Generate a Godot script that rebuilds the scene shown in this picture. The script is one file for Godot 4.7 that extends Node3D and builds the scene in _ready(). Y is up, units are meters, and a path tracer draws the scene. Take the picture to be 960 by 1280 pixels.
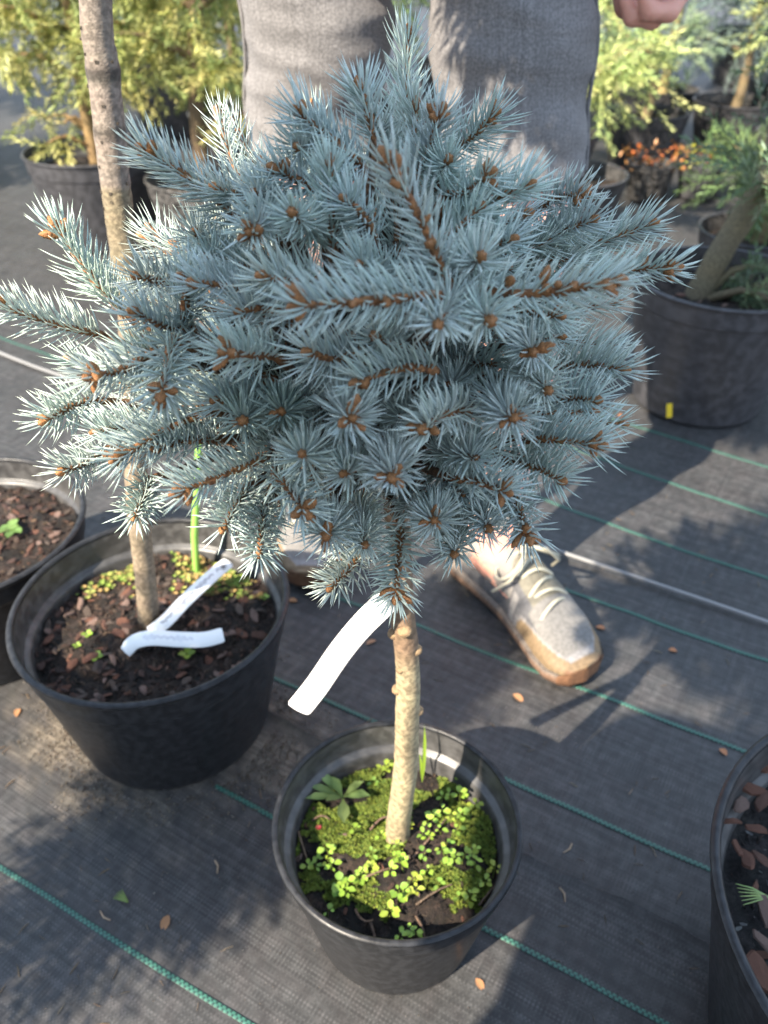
extends Node3D
# A blue spruce on a stem in a pot, standing in a nursery on black woven ground fabric.

const FOCAL := 1030.0                 # in pixels of a 960 x 1280 picture
const PITCH := deg_to_rad(36.5)
const EYE := Vector3(0, 0.85, 0)
const SUN_FLAT := Vector2(0.72, -0.69)  # where the light travels, seen from above (x, z)
const SUN_HIGH := deg_to_rad(42.0)

var rng := RandomNumberGenerator.new()
var noise := FastNoiseLite.new()
var M := {}
var used := {}

# ------------------------------------------------------------------ geometry helpers
class MB:
	var v := PackedVector3Array()
	var n := PackedVector3Array()
	var c := PackedColorArray()
	var uv := PackedVector2Array()
	var ix := PackedInt32Array()
	func vert(p: Vector3, nn: Vector3, col := Color.WHITE, t := Vector2.ZERO) -> int:
		v.append(p); n.append(nn); c.append(col); uv.append(t)
		return v.size() - 1
	func tri(a: int, b: int, d: int) -> void:
		var f := (v[b] - v[a]).cross(v[d] - v[a])
		if f.dot(n[a] + n[b] + n[d]) > 0.0:
			ix.append(a); ix.append(d); ix.append(b)
		else:
			ix.append(a); ix.append(b); ix.append(d)
	func quad(a: int, b: int, d: int, e: int) -> void:
		tri(a, b, d); tri(a, d, e)
	# a tube along points; col is a Color or an array of colours, one per point
	func tube(pts: Array, rad: Array, sides: int, col, caps := true, lump := 0.0, rg: RandomNumberGenerator = null) -> void:
		var m := pts.size()
		var t0: Vector3 = (pts[1] - pts[0]).normalized()
		var side := t0.cross(Vector3(0.31, 0.9, 0.2)).normalized()
		if side.length() < 0.5:
			side = t0.cross(Vector3.RIGHT).normalized()
		var start := v.size()
		var along := 0.0
		for i in m:
			var p: Vector3 = pts[i]
			var t: Vector3 = (pts[mini(i + 1, m - 1)] - pts[maxi(i - 1, 0)]).normalized()
			if i > 0:
				along += p.distance_to(pts[i - 1])
			side = (side - t * side.dot(t)).normalized()
			var other := t.cross(side)
			var cc: Color = col[i] if col is Array else col
			for k in sides + 1:
				var a := TAU * k / sides
				var d := side * cos(a) + other * sin(a)
				var r: float = rad[i]
				if lump > 0.0 and rg and k < sides:
					r *= 1.0 + rg.randf_range(-lump, lump)
				if k == sides and lump > 0.0:
					vert(v[v.size() - sides], d, cc, Vector2(1.0, along))
				else:
					vert(p + d * r, d, cc, Vector2(float(k) / sides, along))
		for i in m - 1:
			for k in sides:
				var a := start + i * (sides + 1) + k
				quad(a, a + 1, a + sides + 2, a + sides + 1)
		if caps:
			for e in 2:
				var at: int = 0 if e == 0 else m - 1
				var t: Vector3 = (pts[1] - pts[0]).normalized() * -1.0 if e == 0 else (pts[m - 1] - pts[m - 2]).normalized()
				var cc: Color = col[at] if col is Array else col
				var mid := vert(pts[at], t, cc)
				for k in sides:
					var a := start + at * (sides + 1) + k
					tri(mid, a, a + 1)
	# grid of points [rows][columns] with normals worked out
	func sheet(rows: Array, colour: Callable, close := false, uvs = null) -> void:
		var start := v.size()
		var nr := rows.size()
		var nc: int = rows[0].size()
		for i in nr:
			for j in nc:
				var pl: Vector3 = rows[i][(j - 1 + nc - 1) % (nc - 1)] if close and j == 0 else rows[i][maxi(j - 1, 0)]
				var pr: Vector3 = rows[i][1] if close and j == nc - 1 else rows[i][mini(j + 1, nc - 1)]
				var du: Vector3 = pr - pl
				var dv: Vector3 = rows[mini(i + 1, nr - 1)][j] - rows[maxi(i - 1, 0)][j]
				var nn := dv.cross(du).normalized()
				if nn.length() < 0.5:
					nn = Vector3.UP
				vert(rows[i][j], nn, colour.call(i, j), uvs.call(i, j) if uvs != null else Vector2(float(j) / (nc - 1), float(i) / (nr - 1)))
		for i in nr - 1:
			for j in nc - 1:
				var a := start + i * nc + j
				quad(a, a + 1, a + nc + 1, a + nc)
	func leaf(at: Vector3, d: Vector3, up: Vector3, long: float, wide: float, col: Color, cup := 0.15, droop := 0.2, prof := [0.12, 0.75, 1.0, 0.8, 0.0]) -> void:
		var b := d.cross(up).normalized()
		var u := b.cross(d).normalized()
		var start := v.size()
		for i in 5:
			var t := i / 4.0
			var p := at + d * (long * t) - u * (droop * long * t * t)
			for s in [-1.0, 0.0, 1.0]:
				var w: float = prof[i] * wide * 0.5
				vert(p + b * (w * s) + u * (absf(s) * cup * w * 2.0), (u - b * s * 0.3).normalized(), col * (1.0 if s != 0 else 1.12), Vector2(s * 0.5 + 0.5, t))
		for i in 4:
			for k in 2:
				var a := start + i * 3 + k
				quad(a, a + 1, a + 4, a + 3)
	func rock(at: Basis, o: Vector3, col: Color, rg: RandomNumberGenerator, j := 0.25) -> void:
		var p := []
		for x in [-1.0, 1.0]:
			for y in [-1.0, 1.0]:
				for z in [-1.0, 1.0]:
					p.append(o + at * Vector3(x * (1 - rg.randf() * j * 2), y * (1 - rg.randf() * j), z * (1 - rg.randf() * j * 2)))
		for f in [[0, 1, 3, 2], [4, 5, 7, 6], [0, 1, 5, 4], [2, 3, 7, 6], [0, 2, 6, 4], [1, 3, 7, 5]]:
			var mid: Vector3 = (p[f[0]] + p[f[1]] + p[f[2]] + p[f[3]]) * 0.25
			var nn: Vector3 = (p[f[2]] - p[f[0]]).cross(p[f[3]] - p[f[1]]).normalized()
			if nn.dot(mid - o) < 0:
				nn = -nn
			var q := []
			for k in 4:
				q.append(vert(p[f[k]], nn, col))
			quad(q[0], q[1], q[2], q[3])
	func smooth_normals() -> void:
		var acc := {}
		for k in range(0, ix.size(), 3):
			var f := (v[ix[k + 2]] - v[ix[k]]).cross(v[ix[k + 1]] - v[ix[k]])
			for e in 3:
				var key := (v[ix[k + e]] * 20000.0).round()
				acc[key] = acc.get(key, Vector3.ZERO) + f
		for k in v.size():
			var a: Vector3 = acc.get((v[k] * 20000.0).round(), n[k])
			if a.length() > 0:
				n[k] = a.normalized()
	func mesh() -> ArrayMesh:
		var arr := []
		arr.resize(Mesh.ARRAY_MAX)
		arr[Mesh.ARRAY_VERTEX] = v
		arr[Mesh.ARRAY_NORMAL] = n
		arr[Mesh.ARRAY_COLOR] = c
		arr[Mesh.ARRAY_TEX_UV] = uv
		arr[Mesh.ARRAY_INDEX] = ix
		var m := ArrayMesh.new()
		m.add_surface_from_arrays(Mesh.PRIMITIVE_TRIANGLES, arr)
		return m

func ray(px: float, py: float) -> Vector3:
	return Vector3((px - 480) / FOCAL, cos(PITCH) * (640 - py) / FOCAL - sin(PITCH), -sin(PITCH) * (640 - py) / FOCAL - cos(PITCH))
func gp(px: float, py: float, h := 0.0) -> Vector3:   # where that line of sight meets the height h
	var d := ray(px, py)
	return EYE + d * ((h - EYE.y) / d.y)
func pz(px: float, py: float, z: float) -> Vector3:   # where it meets the upright plane at z
	var d := ray(px, py)
	return EYE + d * (z / d.z)
func pd(px: float, py: float, depth: float) -> Vector3:
	return EYE + ray(px, py) * depth
func rv(a: float, b: float) -> float:
	return rng.randf_range(a, b)
func rdir() -> Vector3:
	var y := rv(-1, 1)
	var a := rv(0, TAU)
	return Vector3(cos(a) * sqrt(1 - y * y), y, sin(a) * sqrt(1 - y * y))
func jitter(c: Color, k: float) -> Color:
	var f := 1.0 + rv(-k, k)
	return Color(c.r * f * (1 + rv(-k, k) * 0.3), c.g * f, c.b * f * (1 + rv(-k, k) * 0.3))

# ------------------------------------------------------------------ nodes
func numbered(called: String) -> String:
	var k: int = used.get(called, 0)
	used[called] = k + 1
	return called if k == 0 else "%s_%03d" % [called, k]
func tag(o: Node, label: String, category: String, group := "") -> Node:
	o.set_meta("label", label)
	o.set_meta("category", category)
	if group != "":
		o.set_meta("group", group)
	return o
func thing(called: String, label: String, category: String, at := Vector3.ZERO, group := "") -> Node3D:
	var o := Node3D.new()
	o.name = numbered(called)
	add_child(o)
	o.position = at
	tag(o, label, category, group)
	return o
func put(called: String, m: Mesh, mat: Material, parent: Node = null, at := Transform3D()) -> MeshInstance3D:
	var o := MeshInstance3D.new()
	o.mesh = m
	o.name = called if parent else numbered(called)
	o.material_override = mat
	(parent if parent else self).add_child(o, true)
	o.transform = at
	return o
func many(called: String, m: Mesh, mat: Material, places: Array, colours: Array, parent: Node) -> MultiMeshInstance3D:
	var mm := MultiMesh.new()
	mm.transform_format = MultiMesh.TRANSFORM_3D
	mm.use_colors = true
	mm.mesh = m
	mm.instance_count = places.size()
	for i in places.size():
		mm.set_instance_transform(i, places[i])
		mm.set_instance_color(i, colours[i])
	var o := MultiMeshInstance3D.new()
	o.multimesh = mm
	o.name = called
	o.material_override = mat
	(parent if parent else self).add_child(o, true)
	return o

# ------------------------------------------------------------------ materials
func noise_image(size: int, seed_: int, freq: float, lo: float, hi: float, gain := 1.0, octaves := 4) -> Image:
	var f := FastNoiseLite.new()
	f.seed = seed_
	f.noise_type = FastNoiseLite.TYPE_SIMPLEX
	f.frequency = freq
	f.fractal_octaves = octaves
	var im := f.get_seamless_image(size, size)
	im.convert(Image.FORMAT_L8)
	var d := im.get_data()
	for i in d.size():
		var x := clampf((d[i] / 255.0 - 0.5) * gain + 0.5, 0, 1)
		d[i] = int(255 * (lo + (hi - lo) * x))
	var out := Image.create_from_data(size, size, false, Image.FORMAT_L8, d)
	return out
func tex(im: Image) -> ImageTexture:
	im.generate_mipmaps()
	return ImageTexture.create_from_image(im)
func mat(called: String, col: Color, rough: float, vertex := false) -> StandardMaterial3D:
	var m := StandardMaterial3D.new()
	m.resource_name = called
	m.albedo_color = col.linear_to_srgb() if not vertex else Color.WHITE
	m.vertex_color_use_as_albedo = vertex
	m.roughness = rough
	M[called] = m
	return m
func triplanar(m: StandardMaterial3D, albedo, rough, bump, scale: float, depth_cm := 0.0) -> void:
	m.uv1_triplanar = true
	m.uv1_scale = Vector3.ONE * scale
	if albedo: m.albedo_texture = albedo
	if rough: m.roughness_texture = rough
	if bump:
		m.heightmap_enabled = true
		m.heightmap_texture = bump
		m.heightmap_scale = depth_cm

func make_materials() -> void:
	var fine := tex(noise_image(512, 3, 0.05, 0.0, 1.0, 1.6))
	var mott := tex(noise_image(512, 5, 0.012, 0.55, 1.0, 2.2, 6))
	var soft := tex(noise_image(512, 17, 0.02, 0.72, 1.0, 2.2, 6))
	var dirt := tex(noise_image(512, 7, 0.02, 0.3, 1.0, 2.6, 6))
	var rough := tex(noise_image(512, 9, 0.03, 0.75, 1.0, 1.8, 5))
	# woven fabric: tapes two millimetres wide, each a little different
	var size := 1024
	var weave := PackedByteArray(); weave.resize(size * size)
	var relief := PackedByteArray(); relief.resize(size * size)
	var n := 300
	var tone_u := []; var tone_v := []
	for k in n * 2:
		tone_u.append(rv(0.78, 1.0)); tone_v.append(rv(0.62, 1.0))
	var spots := noise_image(size, 21, 0.03, 0.0, 1.0, 2.4, 5).get_data()
	for y in size:
		var b := float(y) / size * n
		var kb := int(b)
		var fb := b - kb
		for x in size:
			var a := float(x) / size * n
			var ka := int(a)
			var fa := a - ka
			var over := (ka + kb) % 2 == 0
			var h := sin(fa * PI) * 0.6 + sin(fb * PI) * 0.4
			var tn: float = tone_v[kb] if over else tone_u[ka] * 0.86
			tn *= 0.80 + 0.20 * h
			var sp := spots[y * size + x] / 255.0
			tn *= 0.86 + 0.14 * sp
			weave[y * size + x] = int(255 * clampf(tn, 0, 1))
			relief[y * size + x] = int(255 * clampf(h * 0.75 + (0.22 if over else 0.0), 0, 1))
	var fab := mat("fabric", Color.WHITE, 0.62, true)
	fab.albedo_texture = tex(Image.create_from_data(size, size, false, Image.FORMAT_L8, weave))
	fab.heightmap_enabled = true
	fab.heightmap_texture = tex(Image.create_from_data(size, size, false, Image.FORMAT_L8, relief))
	fab.heightmap_scale = 0.012
	fab.metallic_specular = 0.5
	# green marker threads
	var gi := Image.create(64, 16, false, Image.FORMAT_RGB8)
	for y in 16:
		for x in 64:
			var on := (x / 8 + (y / 8)) % 2 == 0
			var g := Color(0.25, 0.45, 0.39) if on else Color(0.13, 0.24, 0.22)
			gi.set_pixel(x, y, g.darkened(0.25 * absf(sin(x * PI / 8)) - 0.1))
	var gt := mat("green_thread", Color.WHITE, 0.5)
	gt.albedo_texture = tex(gi)
	var pot := mat("pot_plastic", Color(0.030, 0.031, 0.034), 0.42)
	triplanar(pot, soft, rough, fine, 6.0, 0.006)
	pot.albedo_color = Color(0.030, 0.031, 0.034).linear_to_srgb()
	pot.metallic_specular = 0.36
	var poti := mat("pot_inside", Color(0.085, 0.083, 0.082), 0.45)
	triplanar(poti, soft, rough, fine, 5.0, 0.004)
	var potd := mat("pot_dusty", Color(0.11, 0.105, 0.10), 0.62)
	triplanar(potd, dirt, rough, fine, 4.0, 0.015)
	var potg := mat("pot_grey", Color(0.062, 0.062, 0.068), 0.5)
	triplanar(potg, soft, rough, fine, 3.0, 0.01)
	var soil := mat("soil", Color.WHITE, 0.95, true)
	triplanar(soil, mott, null, fine, 25.0, 0.25)
	var chip := mat("bark_chip", Color.WHITE, 0.8, true)
	triplanar(chip, mott, null, fine, 30.0, 0.06)
	var nd := mat("needle", Color.WHITE, 0.48, true)
	nd.metallic_specular = 0.45
	nd.backlight_enabled = true
	nd.backlight = Color(0.22, 0.22, 0.16)
	var tw := mat("twig", Color.WHITE, 0.75, true)
	triplanar(tw, mott, null, fine, 60.0, 0.04)
	var bud := mat("bud", Color(0.46, 0.20, 0.07), 0.7, true)
	triplanar(bud, mott, null, null, 1.7, 0.0)
	var bark := mat("bark", Color.WHITE, 0.85, true)
	triplanar(bark, soft, null, fine, 14.0, 0.02)
	var leafm := mat("leaf", Color.WHITE, 0.45, true)
	leafm.backlight_enabled = true
	leafm.backlight = Color(0.6, 0.6, 0.3)
	var moss := mat("moss", Color.WHITE, 0.8, true)
	moss.backlight_enabled = true
	moss.backlight = Color(0.4, 0.4, 0.2)
	var far := mat("far_needle", Color.WHITE, 0.55, true)
	far.backlight_enabled = true
	far.backlight = Color(0.5, 0.5, 0.3)
	# white plant labels with faded handwriting
	var lab := mat("label_plastic", Color(0.74, 0.74, 0.73), 0.4)
	lab.backlight_enabled = true
	lab.backlight = Color(0.25, 0.25, 0.25)
	for k in 2:
		var li := Image.create(512, 64, false, Image.FORMAT_RGB8)
		li.fill(Color(0.93, 0.93, 0.92))
		var x := 60.0 if k == 0 else 120.0
		var stop := 430.0 if k == 0 else 360.0
		var ph := 0.0
		while x < stop:
			if fmod(x, 130.0) < 16.0 and k == 0:
				x += 18.0
			ph += 0.16 + rv(-0.05, 0.05)
			var tall := 9.0 + 9.0 * maxf(0, sin(x * 0.045 + k)) 
			var y := 34 + sin(ph * 2.4) * tall * 0.6 + sin(ph * 0.7) * 3
			var ink := Color(0.55, 0.55, 0.58) if k == 0 else Color(0.78, 0.78, 0.80)
			for dx in 3:
				for dy in 3:
					li.set_pixel(clampi(int(x) + dx, 0, 511), clampi(int(y) + dy, 0, 63), ink)
			x += 0.55
		if k == 0:
			for i in 900:
				li.set_pixel(clampi(int(452 + rng.randfn(0, 10)), 0, 511), clampi(int(28 + rng.randfn(0, 8)), 0, 63), Color(0.22, 0.21, 0.20))
		var lm := mat("label_written_%d" % k, Color.WHITE, 0.4)
		lm.albedo_texture = tex(li)
	var den := mat("denim", Color(0.20, 0.195, 0.195), 0.9)
	# washed denim: upright slubs of uneven thread, hardly any blotches
	var slub := []
	for x in 512:
		slub.append(rv(0.82, 1.0))
	var dd := noise_image(512, 31, 0.11, 0.0, 1.0, 1.5, 3).get_data()
	var wash := noise_image(512, 33, 0.006, 0.90, 1.0, 1.3, 3).get_data()
	for y in 512:
		for x in 512:
			var th: float = slub[(x + int(3.0 * sin(y * TAU / 128.0)) + 512) % 512] * (0.88 if (x + y) % 4 < 2 else 1.0)
			dd[y * 512 + x] = int(clampf((0.70 + 0.30 * dd[y * 512 + x] / 255.0) * th * wash[y * 512 + x], 0, 255))
	triplanar(den, tex(Image.create_from_data(512, 512, false, Image.FORMAT_L8, dd)), null, fine, 4.2, 0.02)
	den.rim_enabled = true
	den.rim = 0.3
	den.albedo_color = Color(0.325, 0.312, 0.31).linear_to_srgb()
	var skin := mat("skin", Color(0.50, 0.24, 0.17), 0.5)
	skin.subsurf_scatter_enabled = true
	skin.subsurf_scatter_strength = 0.15
	skin.albedo_color = Color(0.62, 0.31, 0.235).linear_to_srgb()
	mat("shirt", Color(0.12, 0.14, 0.18), 0.9)
	mat("jacket", Color(0.05, 0.06, 0.07), 0.9)
	mat("hair", Color(0.05, 0.03, 0.02), 0.6)
	mat("eye", Color(0.7, 0.7, 0.7), 0.2)
	mat("lips", Color(0.45, 0.17, 0.14), 0.5)
	mat("phone_body", Color(0.02, 0.02, 0.025), 0.25)
	var sh := mat("shoe", Color.WHITE, 0.7, true)
	triplanar(sh, tex(noise_image(256, 41, 0.16, 0.62, 0.76, 1.5, 2)), null, fab.heightmap_texture, 3.2, 0.018)
	mat("lace", Color(0.38, 0.36, 0.28), 0.85)
	mat("sock", Color(0.24, 0.22, 0.20), 0.9)
	var rope := mat("rope", Color.WHITE, 0.7, true)
	rope.heightmap_enabled = true
	var ri := Image.create(32, 32, false, Image.FORMAT_L8)
	for y in 32:
		for x in 32:
			var q := sin((x + y) * TAU / 16.0) * 0.5 + 0.5
			ri.set_pixel(x, y, Color(q, q, q))
	rope.heightmap_texture = tex(ri)
	rope.heightmap_scale = 0.12
	rope.uv1_scale = Vector3(2, 90, 1)
	var cane := mat("cane", Color(0.26, 0.52, 0.10), 0.45)
	mat("yellow_tag", Color(0.75, 0.55, 0.03), 0.5)

# ------------------------------------------------------------------ smooth bodies from capsules
# bones: [from, to, radius at from, radius at to]; the field is a soft union of tapered capsules
func body_mesh(mb: MB, bones: Array, cell: float, k: float, col: Color, bump := 0.0, bump_freq := Vector3.ONE, lo_clip := -1e9) -> void:
	var lo := Vector3.ONE * 1e9
	var hi := -lo
	for b in bones:
		var r: float = maxf(b[2], b[3]) + 3.0 * cell + 0.02
		lo = lo.min((b[0] as Vector3).min(b[1]) - Vector3.ONE * r)
		hi = hi.max((b[0] as Vector3).max(b[1]) + Vector3.ONE * r)
	var nx := int((hi.x - lo.x) / cell) + 2
	var ny := int((hi.y - lo.y) / cell) + 2
	var nz := int((hi.z - lo.z) / cell) + 2
	var f := PackedFloat32Array()
	f.resize(nx * ny * nz)
	for b in bones:
		var p: Vector3 = b[0]
		var q: Vector3 = b[1]
		var r0: float = b[2]
		var r1: float = b[3]
		var reach := maxf(r0, r1) + 2.5 * cell + 0.012
		var l0 := ((p.min(q) - Vector3.ONE * reach - lo) / cell).floor().max(Vector3.ZERO)
		var l1 := ((p.max(q) + Vector3.ONE * reach - lo) / cell).ceil()
		var pq := q - p
		var len2 := maxf(pq.length_squared(), 1e-9)
		for z in range(int(l0.z), mini(int(l1.z) + 1, nz)):
			for y in range(int(l0.y), mini(int(l1.y) + 1, ny)):
				var at := Vector3(lo.x + l0.x * cell, lo.y + y * cell, lo.z + z * cell)
				var i := (z * ny + y) * nx + int(l0.x)
				for x in range(int(l0.x), mini(int(l1.x) + 1, nx)):
					var t := clampf((at - p).dot(pq) / len2, 0, 1)
					var d := at.distance_to(p + pq * t) - (r0 + (r1 - r0) * t)
					if d < 0.06:
						f[i] += exp(-k * d)
					at.x += cell
					i += 1
	for z in nz:
		for y in ny:
			for x in nx:
				var i := (z * ny + y) * nx + x
				var d := -log(f[i]) / k if f[i] > 1e-30 else 0.2
				if absf(d) < 0.03:
					var at := lo + Vector3(x, y, z) * cell
					if bump > 0.0:
						d += bump * noise.get_noise_3d(at.x * bump_freq.x, at.y * bump_freq.y + at.x * bump_freq.x * 0.9, at.z * bump_freq.z)
					d = maxf(d, lo_clip - at.y)
				elif d < 0 and lo_clip > -1e8:
					d = maxf(d, lo_clip - (lo.y + y * cell))
				f[i] = d
	var ids := {}
	var sx := 1
	var sy := nx
	var sz := nx * ny
	for z in nz - 1:
		for y in ny - 1:
			for x in nx - 1:
				var i := (z * ny + y) * nx + x
				var d := [f[i], f[i + 1], f[i + sy], f[i + sy + 1], f[i + sz], f[i + sz + 1], f[i + sz + sy], f[i + sz + sy + 1]]
				var inside := 0
				for e in 8:
					if d[e] < 0:
						inside += 1
				if inside == 0 or inside == 8:
					continue
				var sum := Vector3.ZERO
				var cnt := 0
				for e in [[0, 1], [2, 3], [4, 5], [6, 7], [0, 2], [1, 3], [4, 6], [5, 7], [0, 4], [1, 5], [2, 6], [3, 7]]:
					var a: float = d[e[0]]
					var b: float = d[e[1]]
					if (a < 0) != (b < 0):
						var t := a / (a - b)
						var pa := Vector3(e[0] & 1, (e[0] >> 1) & 1, e[0] >> 2)
						var pb := Vector3(e[1] & 1, (e[1] >> 1) & 1, e[1] >> 2)
						sum += pa.lerp(pb, t)
						cnt += 1
				var g := Vector3(d[1] + d[3] + d[5] + d[7] - d[0] - d[2] - d[4] - d[6], d[2] + d[3] + d[6] + d[7] - d[0] - d[1] - d[4] - d[5], d[4] + d[5] + d[6] + d[7] - d[0] - d[1] - d[2] - d[3])
				ids[i] = mb.vert(lo + (Vector3(x, y, z) + sum / cnt) * cell, g.normalized(), col)
	for i in ids:
		var a: float = f[i]
		for ax in 3:
			var st: int = [sx, sy, sz][ax]
			var s1: int = [sy, sz, sx][ax]
			var s2: int = [sz, sx, sy][ax]
			var b: float = f[i + st]
			if (a < 0) != (b < 0):
				if ids.has(i - s1) and ids.has(i - s2) and ids.has(i - s1 - s2):
					mb.quad(ids[i], ids[i - s1], ids[i - s1 - s2], ids[i - s2])

# ------------------------------------------------------------------ pots
# profile lathe about the y axis, slightly out of round
func lathe(mb: MB, prof: Array, seg: int, col: Color, wob := 0.0, seed_ := 0.0) -> void:
	var rows := []
	for p in prof:
		var row := []
		for k in seg + 1:
			var a := TAU * (k % seg) / seg
			var w := 1.0 + wob * (sin(a * 2 + seed_) + 0.5 * sin(a * 3 + seed_ * 2.3))
			row.append(Vector3(cos(a) * p.x * w, p.y, sin(a) * p.x * w))
		rows.append(row)
	mb.sheet(rows, func(_i, _j): return col, true)

func soil_height(kind: int, x: float, z: float, r: float) -> float:
	var d := Vector2(x, z).length() / r
	return 0.012 * noise.get_noise_2d(x * 900 + kind * 71, z * 900) + 0.006 * noise.get_noise_2d(x * 3200, z * 3200 + kind * 31) - 0.010 * d * d

func make_pot(label: String, at: Vector3, rim: float, base: float, high: float, soil_top: float, m: Material, collar: float, soil_col: Array, group := "", kind := 0) -> Node3D:
	var t := thing("plant_pot", label, "pot", at, group)
	var wall := MB.new()
	var seg := 108 if at.z > -1.9 else 48
	var rc := lerpf(base, rim, (high - collar) / high) - 0.003
	var bead := 0.0032 if rim < 0.14 else 0.0042
	var yc := high - collar
	var side := []
	for k in 9:
		side.append(Vector2(lerpf(base, rc, k / 8.0), lerpf(0.007, yc - 0.006, k / 8.0)))
	lathe(wall, [Vector2(0.0, 0.001), Vector2(base - 0.012, 0.001), Vector2(base - 0.004, 0.002), Vector2(base - 0.001, 0.004)] + side + [Vector2(rc + 0.0002, yc - 0.003), Vector2(rc + 0.0008, yc - 0.0015), Vector2(rc + 0.0024, yc), Vector2(rc + 0.0031, yc + 0.0012), Vector2(rc + 0.0034, yc + 0.003),
		Vector2(lerpf(rc + 0.0034, rim - bead * 1.2, 0.5), lerpf(yc + 0.003, high - bead * 2, 0.5)), Vector2(rim - bead * 1.2, high - bead * 2)], seg, Color.WHITE, 0.004, at.x * 9)
	put("wall", wall.mesh(), m, t)
	var inner := MB.new()
	lathe(inner, [Vector2(rim - bead * 1.9, high - bead * 1.2), Vector2(lerpf(rim - bead * 1.9, rc + 0.0005, 0.5), lerpf(high - bead * 1.2, yc + 0.003, 0.5)), Vector2(rc + 0.0005, yc + 0.003), Vector2(rc - 0.0010, yc + 0.001), Vector2(rc - 0.0055, yc - 0.001), Vector2(rc - 0.0075, yc - 0.004), Vector2(rc - 0.0085, yc - 0.010), Vector2(lerpf(base, rc, 0.5) - 0.004, high * 0.4), Vector2(0, high * 0.4)], seg, Color.WHITE, 0.004, at.x * 9)
	put("inner_wall", inner.mesh(), M.pot_inside, t)
	var rm := MB.new()
	var prof := []
	for k in 11:
		var a := TAU * k / 10.0 + 0.4
		prof.append(Vector2(rim - bead + cos(a) * bead, high - bead + sin(a) * bead))
	lathe(rm, prof, seg, Color.WHITE, 0.004, at.x * 9)
	put("rim", rm.mesh(), m, t)
	if soil_top > 0:
		var sr := minf(rc - 0.0075, lerpf(base, rim, soil_top / high) - 0.003)
		var sm := MB.new()
		var rings := 36 if at.z > -1.9 else 14
		var rows := []
		for i in rings + 1:
			var row := []
			for k in seg + 1:
				var a := TAU * (k % seg) / seg
				var r := sr * i / float(rings)
				var x := cos(a) * r
				var z := sin(a) * r
				row.append(Vector3(x, soil_top + soil_height(kind, x, z, sr), z))
			rows.append(row)
		var c0: Color = soil_col[0]
		var c1: Color = soil_col[1]
		sm.sheet(rows, func(i, k):
			var p: Vector3 = rows[i][k]
			var w := clampf(0.5 + 1.3 * noise.get_noise_2d(p.x * 2500 + 7, p.z * 2500), 0, 1)
			return c0.lerp(c1, w), true)
		put("soil", sm.mesh(), M.soil, t)
	return t

func chip_meshes() -> Array:
	# broken flakes of bark: an uneven outline, a domed top and a flat underside
	var out := []
	for k in 8:
		var mb := MB.new()
		var n := 8
		var low := []
		var up := []
		var wide := rv(0.14, 0.27)
		var thick := rv(0.030, 0.060)
		var arch := rv(-0.10, 0.16)
		for i in n:
			var a := TAU * i / n + rv(-0.25, 0.25)
			var r := rv(0.7, 1.08)
			var drop := -arch * pow(cos(a) * r, 2)
			low.append(Vector3(cos(a) * 0.5 * r, drop - thick + rv(-0.02, 0.02), sin(a) * wide * r))
			up.append(Vector3(cos(a) * 0.46 * r, drop + thick * rv(0.2, 1.3), sin(a) * wide * 0.88 * r))
		var mid_up := Vector3(rv(-0.15, 0.15), thick * rv(0.4, 1.6), rv(-0.06, 0.06))
		for i in n:
			var j := (i + 1) % n
			for f in [[mid_up, up[i], up[j]], [up[i], low[i], low[j]], [up[i], low[j], up[j]], [Vector3(0, -thick, 0), low[i], low[j]]]:
				var nn: Vector3 = ((f[1] as Vector3) - f[0]).cross((f[2] as Vector3) - f[0]).normalized()
				if nn.dot(f[0] + f[1] + f[2]) < 0:
					nn = -nn
				mb.tri(mb.vert(f[0], nn), mb.vert(f[1], nn), mb.vert(f[2], nn))
		out.append(mb.mesh())
	return out

var chip_mats := []
var chips := []
func scatter_chips(pot: Node3D, count: int, sr: float, soil_top: float, kind: int, small: float, big: float, where = null) -> void:
	var made := 0
	while made < count:
		var a := rv(0, TAU)
		var r := sqrt(rng.randf()) * sr * 0.97
		var x := cos(a) * r
		var z := sin(a) * r
		if where != null and not where.call(x, z):
			continue
		made += 1
		var s := rv(small, big)
		var b := Basis.from_euler(Vector3(rv(-0.5, 0.5), rv(0, TAU), rv(-0.5, 0.5))).scaled_local(Vector3(s, s, s))
		put("bark_chip", chips[rng.randi() % chips.size()], chip_mats[rng.randi() % chip_mats.size()], pot, Transform3D(b, Vector3(x, soil_top + soil_height(kind, x, z, sr) + s * 0.10, z)))
func crumbs(pot: Node3D, count: int, sr: float, soil_top: float, kind: int, cols: Array, small: float, big: float) -> void:
	var pl := []
	var cl := []
	for i in count:
		var a := rv(0, TAU)
		var r := sqrt(rng.randf()) * sr * 0.98
		var x := cos(a) * r
		var z := sin(a) * r
		var s := rv(small, big)
		pl.append(Transform3D(Basis.from_euler(Vector3(rv(0, 6), rv(0, 6), rv(0, 6))).scaled_local(Vector3(s, s, s)), Vector3(x, soil_top + soil_height(kind, x, z, sr) + s * 0.1, z)))
		cl.append(jitter(cols[rng.randi() % cols.size()], 0.35))
	var o := many("soil_crumbs", chips[1], M.bark_chip, pl, cl, pot)
	o.set_meta("kind", "stuff")

# ------------------------------------------------------------------ the blue spruce
const CROWN := Vector3(-0.022, 0.628, -0.462)
const CROWN_R := Vector3(0.190, 0.160, 0.165)
var bud_meshes := []

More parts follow.
